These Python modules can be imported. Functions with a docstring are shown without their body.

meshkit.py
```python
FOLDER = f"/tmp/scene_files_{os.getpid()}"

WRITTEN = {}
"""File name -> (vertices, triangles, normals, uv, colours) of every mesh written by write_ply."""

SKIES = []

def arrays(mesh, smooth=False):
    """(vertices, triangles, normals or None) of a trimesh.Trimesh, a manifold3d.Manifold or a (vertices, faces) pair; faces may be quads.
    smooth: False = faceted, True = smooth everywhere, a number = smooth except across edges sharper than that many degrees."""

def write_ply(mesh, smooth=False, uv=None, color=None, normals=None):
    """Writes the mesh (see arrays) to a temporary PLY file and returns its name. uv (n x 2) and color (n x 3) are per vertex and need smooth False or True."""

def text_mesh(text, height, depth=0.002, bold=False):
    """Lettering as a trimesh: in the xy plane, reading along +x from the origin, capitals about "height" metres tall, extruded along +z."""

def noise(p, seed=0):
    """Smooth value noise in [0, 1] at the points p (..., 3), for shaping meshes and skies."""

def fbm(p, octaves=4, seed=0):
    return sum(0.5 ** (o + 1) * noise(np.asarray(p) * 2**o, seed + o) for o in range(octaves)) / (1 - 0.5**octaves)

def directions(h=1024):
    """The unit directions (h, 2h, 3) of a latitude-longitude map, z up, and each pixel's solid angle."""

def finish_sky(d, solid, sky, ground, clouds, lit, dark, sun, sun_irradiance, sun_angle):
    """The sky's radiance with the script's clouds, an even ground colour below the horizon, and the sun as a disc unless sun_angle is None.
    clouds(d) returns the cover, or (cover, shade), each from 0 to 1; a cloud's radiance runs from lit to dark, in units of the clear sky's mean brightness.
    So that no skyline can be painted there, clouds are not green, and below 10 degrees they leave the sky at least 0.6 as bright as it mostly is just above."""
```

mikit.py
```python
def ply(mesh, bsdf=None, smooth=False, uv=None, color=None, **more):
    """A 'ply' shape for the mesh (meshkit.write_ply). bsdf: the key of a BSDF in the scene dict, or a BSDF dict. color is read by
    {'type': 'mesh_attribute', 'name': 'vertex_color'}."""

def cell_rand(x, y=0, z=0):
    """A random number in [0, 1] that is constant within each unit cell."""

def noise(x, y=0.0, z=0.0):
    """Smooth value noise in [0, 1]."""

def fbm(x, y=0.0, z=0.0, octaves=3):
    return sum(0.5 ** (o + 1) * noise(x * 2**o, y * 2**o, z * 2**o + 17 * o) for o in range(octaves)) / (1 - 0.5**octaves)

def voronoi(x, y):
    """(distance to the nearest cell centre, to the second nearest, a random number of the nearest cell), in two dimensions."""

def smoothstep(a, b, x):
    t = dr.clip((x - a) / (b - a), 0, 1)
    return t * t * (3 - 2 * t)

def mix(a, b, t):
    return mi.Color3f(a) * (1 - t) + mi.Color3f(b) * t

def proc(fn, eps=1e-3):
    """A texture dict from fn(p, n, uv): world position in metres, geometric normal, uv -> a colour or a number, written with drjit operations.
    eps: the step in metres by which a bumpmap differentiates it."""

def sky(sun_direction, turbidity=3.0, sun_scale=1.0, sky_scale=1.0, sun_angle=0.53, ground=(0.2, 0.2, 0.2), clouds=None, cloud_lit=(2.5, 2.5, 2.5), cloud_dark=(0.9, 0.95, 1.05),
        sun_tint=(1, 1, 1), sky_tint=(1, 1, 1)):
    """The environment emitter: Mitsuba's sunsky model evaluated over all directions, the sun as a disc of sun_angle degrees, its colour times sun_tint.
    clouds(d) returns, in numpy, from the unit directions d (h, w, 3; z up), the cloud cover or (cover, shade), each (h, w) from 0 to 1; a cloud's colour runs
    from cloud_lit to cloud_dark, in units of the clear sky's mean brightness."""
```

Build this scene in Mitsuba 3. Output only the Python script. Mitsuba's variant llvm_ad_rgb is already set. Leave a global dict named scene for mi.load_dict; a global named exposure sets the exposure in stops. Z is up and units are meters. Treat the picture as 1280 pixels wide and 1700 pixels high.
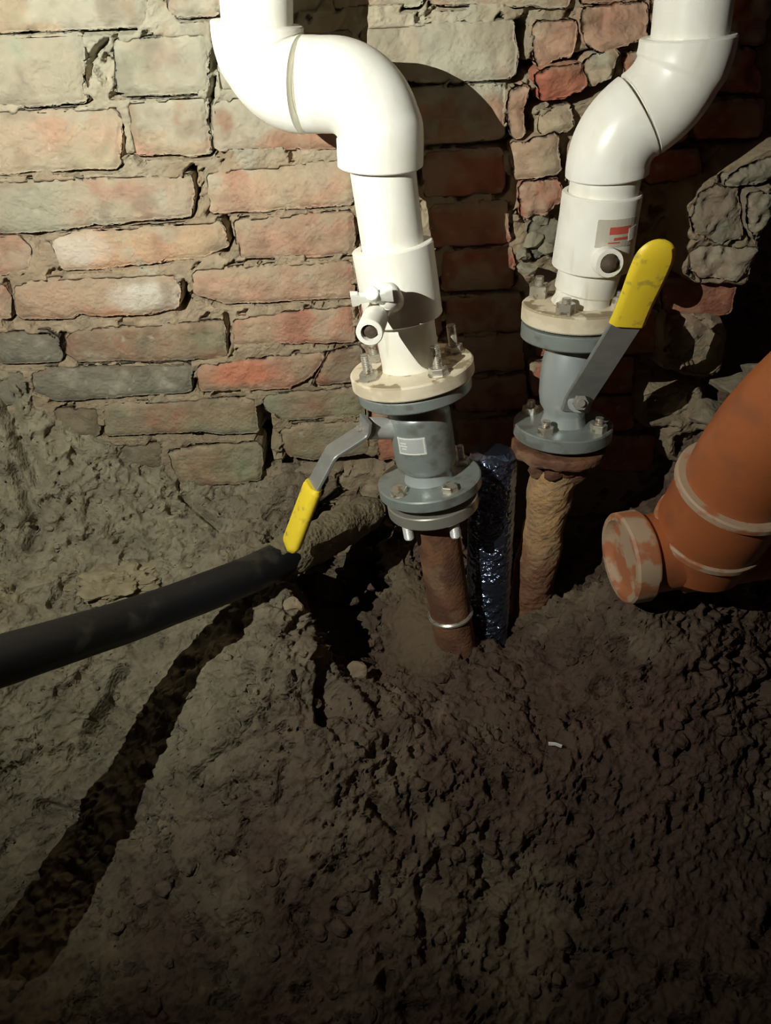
import math, random
import numpy as np
import trimesh
import drjit as dr
import mitsuba as mi
import mikit, meshkit
from meshkit import fbm, noise
from scipy.interpolate import RBFInterpolator
from scipy.spatial import Delaunay, cKDTree
from shapely.geometry import Polygon, LineString, Point
import shapely

random.seed(7)
rng = np.random.default_rng(7)
T = mi.ScalarTransform4f
scene, labels = {}, {}

# ------------------------------------------------------------------ camera, light, exposure
# metres; the brick wall's face is the plane y = 0, x runs to the right along it, z is up from the floor of the pit
CAM_POS = (0.0000, -1.1000, 0.9300); CAM_DIR = (0.0000, 0.8090, -0.5878); CAM_UP = (0.0436, 0.5872, 0.8082)
scene['camera'] = {'type': 'perspective', 'fov': 2 * math.degrees(math.atan(640 / 1280)), 'fov_axis': 'x', 'near_clip': 0.02, 'far_clip': 20.0,
                   'to_world': T().look_at(origin=list(CAM_POS), target=[a + b for a, b in zip(CAM_POS, CAM_DIR)], up=list(CAM_UP))}
exposure = 0.0
TORCH_POS = [-0.465, -0.93, 1.08]
TORCH_AT = [-0.23, -0.02, 0.82]
scene['torch'] = {'type': 'spot', 'to_world': T().look_at(origin=TORCH_POS, target=TORCH_AT, up=[0, 0, 1]), 'intensity': {'type': 'rgb', 'value': [5.4, 5.35, 4.75]},
                  'cutoff_angle': 64.5, 'beam_width': 13.0}
scene['ambient'] = {'type': 'constant', 'radiance': {'type': 'rgb', 'value': [0.0092, 0.0054, 0.0054]}}

# ------------------------------------------------------------------ materials
def rgb(*c): return {'type': 'rgb', 'value': list(c)}
VC = {'type': 'mesh_attribute', 'name': 'vertex_color'}
def two(b): return {'type': 'twosided', 'bsdf': b}
def bumped(b, fn, scale, eps=1e-3): return {'type': 'twosided', 'bsdf': {'type': 'bumpmap', 'arbitrary': mikit.proc(fn, eps), 'scale': scale, 'bsdf': b}}
def principled(color, rough, metal=0.0, spec=0.5, **k): return {'type': 'principled', 'base_color': color, 'roughness': rough, 'metallic': metal, 'specular': spec, **k}

scene['mat_brick'] = bumped(principled(VC, 0.88, spec=0.25), lambda p, n, uv: mikit.fbm(p.x * 260, p.y * 260, p.z * 260, 3), 0.0022)
scene['mat_mortar'] = bumped(principled(VC, 0.92, spec=0.2), lambda p, n, uv: mikit.fbm(p.x * 300, p.y * 300, p.z * 300, 3), 0.003)
scene['mat_soil'] = bumped(principled(VC, 0.82, spec=0.3), lambda p, n, uv: mikit.fbm(p.x * 180, p.y * 180, p.z * 180, 4), 0.006)

def pvc_color(p, n, uv):
    d = mikit.fbm(p.x * 40, p.y * 40, p.z * 28, 4)
    streak = mikit.smoothstep(0.62, 0.8, mikit.fbm(p.x * 90, p.y * 90, p.z * 18, 3))
    low = mikit.smoothstep(0.66, 0.50, p.z)                        # yellowed, dusty fittings low on the stack, clean pipe above
    c = mikit.mix([0.80, 0.80, 0.74], [0.74, 0.70, 0.58], mikit.smoothstep(0.35, 0.75, d) * 0.35 + low * 0.45)
    return mikit.mix(c, [0.42, 0.33, 0.20], streak * (0.10 + 0.30 * low))
scene['mat_pvc'] = two(principled(mikit.proc(pvc_color), 0.34, spec=0.45))
def flange_color(p, n, uv):
    d = mikit.fbm(p.x * 55, p.y * 55, p.z * 55, 4)
    up = mikit.smoothstep(0.5, 0.9, n.z)
    mud = mikit.smoothstep(0.50, 0.60, d) * (0.12 + 0.75 * up)
    return mikit.mix(mikit.mix([0.74, 0.68, 0.54], [0.60, 0.50, 0.34], d), [0.25, 0.19, 0.11], mud)
scene['mat_pvc_flange'] = two(principled(mikit.proc(flange_color), 0.5, spec=0.3))
def steel_color(p, n, uv):
    d = mikit.fbm(p.x * 60, p.y * 60, p.z * 60, 4)
    return mikit.mix([0.27, 0.305, 0.29], [0.20, 0.205, 0.18], mikit.smoothstep(0.5, 0.75, d))
scene['mat_valve'] = two(principled(mikit.proc(steel_color), 0.36, metal=0.35, spec=0.6))
scene['mat_valve_shiny'] = two(principled(rgb(0.46, 0.51, 0.51), 0.28, metal=0.4, spec=0.6))
scene['mat_zinc'] = two(principled(rgb(0.62, 0.63, 0.61), 0.36, metal=0.25, spec=0.6))
scene['mat_lever'] = two(principled(mikit.proc(lambda p, n, uv: mikit.mix([0.20, 0.205, 0.19], [0.26, 0.265, 0.25], mikit.fbm(p.x * 90, p.y * 90, p.z * 90, 3))), 0.45, metal=0.3))
scene['mat_bare_steel'] = two(principled(rgb(0.46, 0.44, 0.39), 0.30, metal=0.6, spec=0.6))
scene['mat_bolt'] = two(principled(mikit.proc(lambda p, n, uv: mikit.mix([0.52, 0.49, 0.42], [0.26, 0.20, 0.13], mikit.smoothstep(0.54, 0.72, mikit.fbm(p.x * 150, p.y * 150, p.z * 150, 3)))), 0.34, metal=0.65))
scene['mat_yellow'] = two(principled(mikit.proc(lambda p, n, uv: mikit.mix([0.80, 0.60, 0.035], [0.42, 0.33, 0.06], 0.8 * mikit.smoothstep(0.60, 0.75, mikit.fbm(p.x * 75, p.y * 75, p.z * 75, 4)))), 0.42, spec=0.5))
scene['mat_black_rubber'] = two(principled(rgb(0.012, 0.012, 0.012), 0.7, spec=0.2))
def rust_color(p, n, uv):
    d = mikit.fbm(p.x * 45, p.y * 45, p.z * 30, 4)
    c = mikit.mix([0.20, 0.095, 0.052], [0.12, 0.060, 0.038], mikit.smoothstep(0.35, 0.65, d))
    return mikit.mix(c, [0.25, 0.16, 0.095], mikit.smoothstep(0.55, 0.70, mikit.fbm(p.x * 30 + 7, p.y * 30, p.z * 30, 3)) * 0.6)
scene['mat_rust'] = bumped(principled(mikit.proc(rust_color), 0.7, spec=0.3), lambda p, n, uv: mikit.fbm(p.x * 300, p.y * 300, p.z * 300, 3), 0.0015)
def clay_color(p, n, uv):
    d = mikit.fbm(p.x * 60 + 3, p.y * 60, p.z * 30, 4)
    c = mikit.mix([0.44, 0.27, 0.13], [0.34, 0.22, 0.12], mikit.smoothstep(0.35, 0.65, d))
    wet = mikit.smoothstep(0.20, 0.12, p.z + (d - 0.5) * 0.12)      # the crust ends ragged near the ground
    return mikit.mix(c, [0.20, 0.10, 0.06], wet)
scene['mat_rust_crust'] = bumped(principled(mikit.proc(clay_color), 0.85, spec=0.2), lambda p, n, uv: mikit.fbm(p.x * 200, p.y * 200, p.z * 200, 4), 0.004)
scene['mat_mud'] = two(principled(rgb(0.075, 0.055, 0.038), 0.7, spec=0.3))
scene['mat_hose'] = two(principled(mikit.proc(lambda p, n, uv: mikit.mix([0.008, 0.009, 0.011], [0.028, 0.028, 0.024], mikit.smoothstep(0.58, 0.75, mikit.fbm(p.x * 30, p.y * 30, p.z * 30, 4)))), 0.42, spec=0.35))
scene['mat_film'] = two(principled(rgb(0.15, 0.20, 0.32), 0.17, metal=0.93, spec=1.0, clearcoat=1.0, clearcoat_gloss=0.97))
def orange_color(p, n, uv):
    d = mikit.fbm(p.x * 35, p.y * 35, p.z * 35, 4)
    return mikit.mix([0.37, 0.112, 0.040], [0.29, 0.10, 0.045], mikit.smoothstep(0.42, 0.8, d))
scene['mat_orange'] = two(principled(mikit.proc(orange_color), 0.38, spec=0.45))
scene['mat_orange_dusty'] = two(principled(mikit.proc(lambda p, n, uv: mikit.mix([0.43, 0.31, 0.21], [0.40, 0.15, 0.07], mikit.smoothstep(0.45, 0.62, mikit.fbm(p.x * 50, p.y * 50, p.z * 50, 4)))), 0.55, spec=0.3))
scene['mat_paper'] = two(principled(rgb(0.42, 0.44, 0.43), 0.45))
scene['mat_paper_white'] = two(principled(rgb(0.72, 0.72, 0.69), 0.45))
scene['mat_paper_grey'] = two(principled(rgb(0.50, 0.47, 0.39), 0.35))
scene['mat_red_print'] = two(principled(rgb(0.50, 0.10, 0.07), 0.5))
scene['mat_ink'] = two(principled(rgb(0.04, 0.045, 0.05), 0.5))
scene['mat_stone_yellow'] = bumped(principled(VC, 0.9, spec=0.2), lambda p, n, uv: mikit.fbm(p.x * 200, p.y * 200, p.z * 200, 3), 0.004)

# ------------------------------------------------------------------ helpers
def numbered(name):
    if name not in scene and name not in labels: return name
    k = 1
    while f'{name}_{k:03d}' in scene or f'{name}_{k:03d}' in labels: k += 1
    return f'{name}_{k:03d}'
def thing(name, label, cat, group=None):
    key = numbered(name); labels[key] = {'label': label, 'category': cat}
    if group: labels[key]['group'] = group
    return key
def part(parent, name, mesh, m, smooth=35, label=None, color=None):
    key = numbered(parent + '__' + name)
    scene[key] = mikit.ply(mesh, m, smooth=True if color is not None and smooth else smooth, color=color)
    if label: labels[key] = {'label': label}
    return key
def unit(v): v = np.asarray(v, float); return v / np.linalg.norm(v)
def basis(d):
    z = unit(d); x = np.cross([0, 0, 1.0] if abs(z[2]) < 0.95 else [0, 1.0, 0], z); x = unit(x)
    return np.stack([x, np.cross(z, x), z], 1)
def placed(mesh, p0, d, up=None):
    B = basis(d)
    if up is not None:
        z = unit(d); x = unit(np.asarray(up, float) - np.dot(up, z) * z); B = np.stack([x, np.cross(z, x), z], 1)
    M = np.eye(4); M[:3, :3] = B; M[:3, 3] = p0
    m = mesh.copy(); m.apply_transform(M); return m
def lathe(profile, n=64):
    """Closed solid of revolution round z; profile is (r, z) from the bottom axis to the top axis (or a closed ring profile)."""
    pr = np.array(profile, float); a = np.arange(n) * 2 * np.pi / n
    v = np.stack([pr[:, None, 0] * np.cos(a), pr[:, None, 0] * np.sin(a), np.repeat(pr[:, 1:], n, 1)], -1).reshape(-1, 3)
    i, j = np.meshgrid(np.arange(len(pr) - 1), np.arange(n), indexing='ij'); k = (j + 1) % n
    q = np.stack([i * n + j, i * n + k, (i + 1) * n + k, (i + 1) * n + j], -1).reshape(-1, 4)
    m = trimesh.Trimesh(v, np.vstack([q[:, [0, 1, 2]], q[:, [0, 2, 3]]]), process=True)
    m.update_faces(m.nondegenerate_faces()); m.fix_normals(); return m
def disc(r, h, c=0.0015, z0=0.0): return [(0, z0), (r - c, z0), (r, z0 + c), (r, z0 + h - c), (r - c, z0 + h), (0, z0 + h)]
def lathe_at(profile, p0, d, n=64): return placed(lathe(profile, n), p0, d)
def rod(p0, p1, r, n=32, c=0.001):
    p0, p1 = np.asarray(p0, float), np.asarray(p1, float)
    return lathe_at(disc(r, np.linalg.norm(p1 - p0), c), p0, p1 - p0, n)
def hexprism(r, h, c=0.0009):
    m = lathe([(0, 0), (r, 0), (r, h - c), (r * 0.93, h), (0, h)], 6); return m
def stud(r, h, pitch=0.0022):
    pr = [(0, 0), (r, 0)]; z = 0.0
    while z + pitch < h: pr += [(r, z + pitch * .25), (r * .86, z + pitch * .75)]; z += pitch
    return lathe(pr + [(r * .9, h), (0, h)], 20)
def smooth_path(pts, rad, step=0.004):
    """The polyline with its corners rounded, evenly sampled."""
    pts = [np.asarray(p, float) for p in pts]; out = [pts[0]]
    for a, b, c in zip(pts, pts[1:], pts[2:]):
        u, w = unit(a - b), unit(c - b); th = math.acos(np.clip(u @ w, -1, 1))
        t = min(rad / max(math.tan(th / 2), 1e-6), .499 * np.linalg.norm(a - b) if a is not pts[0] else .99 * np.linalg.norm(a - b), .499 * np.linalg.norm(c - b) if c is not pts[-1] else .99 * np.linalg.norm(c - b))
        rr = t * math.tan(th / 2); cen = b + unit(u + w) * rr / math.sin(th / 2)
        e0, e1 = unit(b + u * t - cen), unit(b + w * t - cen); ang = math.acos(np.clip(e0 @ e1, -1, 1))
        for s in np.linspace(0, 1, max(3, int(ang * 14))): out.append(cen + rr * (math.sin((1 - s) * ang) * e0 + math.sin(s * ang) * e1) / max(math.sin(ang), 1e-9))
    out.append(pts[-1]); out = np.array(out); keep = np.r_[True, np.linalg.norm(np.diff(out, axis=0), axis=1) > 1e-6]; out = out[keep]
    s = np.r_[0, np.cumsum(np.linalg.norm(np.diff(out, axis=0), axis=1))]; t = np.linspace(0, s[-1], max(4, int(s[-1] / step)))
    return np.stack([np.interp(t, s, out[:, k]) for k in range(3)], 1)
def tube(path, radius, n=48, cap=True, extra=None):
    """A tube along the path; radius is a number or a function of the arc length. extra: (arc length, radius) stations put in besides the path's own."""
    s = np.r_[0, np.cumsum(np.linalg.norm(np.diff(path, axis=0), axis=1))]
    st = [(a, radius(a) if callable(radius) else radius) for a in s]
    if extra: st = sorted([x for x in st if min(abs(x[0] - e[0]) for e in extra) > 0.0012], key=lambda x: x[0]); st = sorted(st + list(extra), key=lambda x: x[0])
    S = np.array([a for a, _ in st]); R = np.array([b for _, b in st])
    p = np.stack([np.interp(S, s, path[:, k]) for k in range(3)], 1)
    tg = np.gradient(path, s, axis=0); t = np.stack([np.interp(S, s, tg[:, k]) for k in range(3)], 1); t /= np.linalg.norm(t, axis=1, keepdims=True)
    u = basis(t[0])[:, 0]; fr = []
    for q in t: u = unit(u - (u @ q) * q); fr.append((u, np.cross(q, u)))
    a = np.arange(n) * 2 * np.pi / n
    v = np.concatenate([p[k] + R[k] * (np.cos(a)[:, None] * fr[k][0] + np.sin(a)[:, None] * fr[k][1]) for k in range(len(p))])
    i, j = np.meshgrid(np.arange(len(p) - 1), np.arange(n), indexing='ij'); k = (j + 1) % n
    q = np.stack([i * n + j, i * n + k, (i + 1) * n + k, (i + 1) * n + j], -1).reshape(-1, 4)
    f = np.vstack([q[:, [0, 1, 2]], q[:, [0, 2, 3]]])
    if cap:
        c0, c1 = len(v), len(v) + 1; v = np.vstack([v, p[:1], p[-1:]]); j = np.arange(n); b = (len(p) - 1) * n
        f = np.vstack([f, np.stack([np.full(n, c0), (j + 1) % n, j], 1), np.stack([np.full(n, c1), b + j, b + (j + 1) % n], 1)])
    m = trimesh.Trimesh(v, f, process=False); m.fix_normals(); return m
def bar(path, wdir, w, t, ch=0.0012, scale=None):
    """A flat bar with chamfered edges along the path; wdir is the direction of its width."""
    s = np.r_[0, np.cumsum(np.linalg.norm(np.diff(path, axis=0), axis=1))]; tg = np.gradient(path, s, axis=0); v = []
    for k in range(len(path)):
        tt = unit(tg[k]); W = unit(np.asarray(wdir, float) - np.dot(wdir, tt) * tt); N = np.cross(tt, W); g = 1.0 if scale is None else scale(s[k] / s[-1])
        a, b = w / 2 * g, t / 2 * (g if scale is not None else 1)
        c = min(ch, a * .9, b * .9)
        for x, y in ((-a, -b + c), (-a + c, -b), (a - c, -b), (a, -b + c), (a, b - c), (a - c, b), (-a + c, b), (-a, b - c)): v.append(path[k] + W * x + N * y)
    n, L = 8, len(path); i, j = np.meshgrid(np.arange(L - 1), np.arange(n), indexing='ij'); k = (j + 1) % n
    q = np.stack([i * n + j, i * n + k, (i + 1) * n + k, (i + 1) * n + j], -1).reshape(-1, 4)
    f = np.vstack([q[:, [0, 1, 2]], q[:, [0, 2, 3]], [[0, m, m + 1] for m in range(1, 7)], [[(L - 1) * n, (L - 1) * n + m + 1, (L - 1) * n + m] for m in range(1, 7)]])
    m = trimesh.Trimesh(np.array(v), f, process=False); m.fix_normals(); return m
def join(*ms): return trimesh.util.concatenate(list(ms))
def lump(center, r, seed, sub=3, squash=(1, 1, 1), rough=0.35, freq=1.6):
    m = trimesh.creation.icosphere(sub, 1.0); v = np.array(m.vertices)
    d = fbm(v * freq + seed * 3.7, 4, seed) - .5; e = np.abs(fbm(v * freq * 2 + seed, 3, seed + 9) - .5)
    v = v * (1 + rough * 2 * d - rough * e)[:, None] * np.asarray(squash) * r
    return trimesh.Trimesh(v + np.asarray(center), m.faces, process=False)

P = {
    'l_riser_top': (-0.0921, -0.1450, 1.0808),
    'l_riser_low': (-0.1132, -0.1450, 0.8625),
    'l_collar_top': (-0.1115, -0.1450, 0.8753),
    'l_c1': (-0.1180, -0.1450, 0.8168),
    'l_seam': (-0.0664, -0.1620, 0.8169),
    'l_c2': (0.0133, -0.1780, 0.8158),
    'l_collar_low': (0.0111, -0.1780, 0.7359),
    'l_axis_a': (0.0165, -0.1800, 0.6889),
    'l_axis_b': (0.0897, -0.2380, 0.1295),
    'l_sock_t': (0.0215, -0.1839, 0.6509),
    'l_sock_b': (0.0327, -0.1928, 0.5652),
    'l_neck': (0.0400, -0.1987, 0.5090),
    'l_fl_t': (0.0406, -0.1991, 0.5050),
    'l_fl_b': (0.0443, -0.2020, 0.4767),
    'l_st_t': (0.0449, -0.2025, 0.4718),
    'l_st_b': (0.0473, -0.2044, 0.4535),
    'l_body_t': (0.0498, -0.2063, 0.4349),
    'l_body_b': (0.0602, -0.2146, 0.3548),
    'l_lf_t': (0.0616, -0.2157, 0.3446),
    'l_lf_b': (0.0649, -0.2183, 0.3191),
    'l_rf_t': (0.0655, -0.2188, 0.3143),
    'l_rf_b': (0.0703, -0.2226, 0.2782),
    'l_weld': (0.0924, -0.2401, 0.1089),
    'l_bot': (0.1138, -0.2570, -0.0541),
    'r_riser_top': (0.3456, -0.1150, 1.0717),
    'r_riser_low': (0.3578, -0.1150, 0.8255),
    'r_collar_top': (0.3556, -0.1150, 0.8439),
    'r_c1': (0.3579, -0.1150, 0.7899),
    'r_seam': (0.3143, -0.1150, 0.7657),
    'r_c2': (0.2820, -0.1150, 0.7466),
    'r_collar_low': (0.2845, -0.1150, 0.7013),
    'r_sock_t': (0.2817, -0.1150, 0.6835),
    'r_sock_b': (0.2794, -0.1150, 0.5935),
    'r_neck': (0.2719, -0.1171, 0.5465),
    'r_fl_t': (0.2648, -0.1174, 0.5444),
    'r_fl_b': (0.2637, -0.1202, 0.5197),
    'r_st_t': (0.2625, -0.1207, 0.5149),
    'r_st_b': (0.2608, -0.1228, 0.4960),
    'r_body_t': (0.2596, -0.1245, 0.4802),
    'r_body_b': (0.2610, -0.1337, 0.3902),
    'r_lf_t': (0.2605, -0.1351, 0.3754),
    'r_lf_b': (0.2595, -0.1371, 0.3546),
    'r_rf_t': (0.2576, -0.1380, 0.3451),
    'r_rf_b': (0.2556, -0.1398, 0.3258),
    'r_mid': (0.2456, -0.1495, 0.2147),
    'r_bot': (0.2329, -0.1519, 0.0141),
    'l_stem_in': (0.0249, -0.2050, 0.4163),
    'l_stem_out': (-0.0207, -0.2380, 0.4374),
    'l_lev0': (-0.0237, -0.2350, 0.4403),
    'l_lev1': (-0.0688, -0.2520, 0.4187),
    'l_lev2': (-0.0955, -0.2620, 0.3748),
    'l_lev3': (-0.1359, -0.2770, 0.2828),
    'r_stem_in': (0.2752, -0.1150, 0.4008),
    'r_stem_out': (0.2674, -0.1800, 0.4298),
    'r_lev0': (0.2692, -0.1680, 0.4234),
    'r_lev1': (0.2759, -0.2080, 0.4754),
    'r_lev2': (0.3017, -0.2220, 0.5608),
    'r_lev3': (0.3165, -0.2450, 0.6587),
    'l_boss_in': (0.0215, -0.2200, 0.5966),
    'l_boss_out': (0.0102, -0.2850, 0.6257),
    'l_spout_a': (0.0032, -0.2600, 0.6020),
    'l_spout_b': (-0.0089, -0.3300, 0.6048),
    'l_wing_a': (-0.0267, -0.3000, 0.6310),
    'l_wing_b': (0.0178, -0.3000, 0.6350),
    'r_boss_in': (0.2800, -0.1350, 0.6114),
    'r_boss_out': (0.2819, -0.1850, 0.6179),
    'r_sticker': (0.2851, -0.1550, 0.6465),
    'l_label': (0.0374, -0.2400, 0.4115),
    'hose0': (-0.4755, -0.7798, 0.5200),
    'hose1': (-0.3911, -0.5548, 0.3704),
    'hose2': (-0.3085, -0.3840, 0.2652),
    'hose3': (-0.1875, -0.2802, 0.2380),
    'hose4': (-0.0941, -0.1513, 0.2113),
    'hose5': (0.0235, 0.0309, 0.1728),
    'wrap_top': (0.1612, -0.1450, 0.3400),
    'wrap_bot': (0.1577, -0.1970, -0.0142),
    'cap': (0.3026, -0.3565, 0.3031),
    'scrap': (0.2044, -0.4800, 0.0538),
    'stone_yellow': (-0.4426, -0.1500, 0.1384),
    'lump_a': (-0.1365, -0.2800, 0.1816),
    'lump_b': (-0.0525, -0.3000, 0.1117),
    'rub0': (0.2149, -0.0700, 0.5567),
    'rub1': (0.2225, -0.0500, 0.5910),
    'rub2': (0.2280, -0.0400, 0.6160),
    'rub3': (0.2088, -0.0500, 0.5752),
    'rub4': (0.2398, -0.0600, 0.5771),
    'rub5': (0.3285, -0.1100, 0.3680),
    'rub6': (0.2079, -0.1100, 0.3839),
    'rs0': (0.5224, -0.1000, 0.3878),
    'rs1': (0.5397, -0.1200, 0.4258),
    'rs2': (0.5034, -0.1000, 0.3538),
    'rs3': (0.5252, -0.1500, 0.3994),
}
P = {k: np.array(v) for k, v in P.items()}

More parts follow.
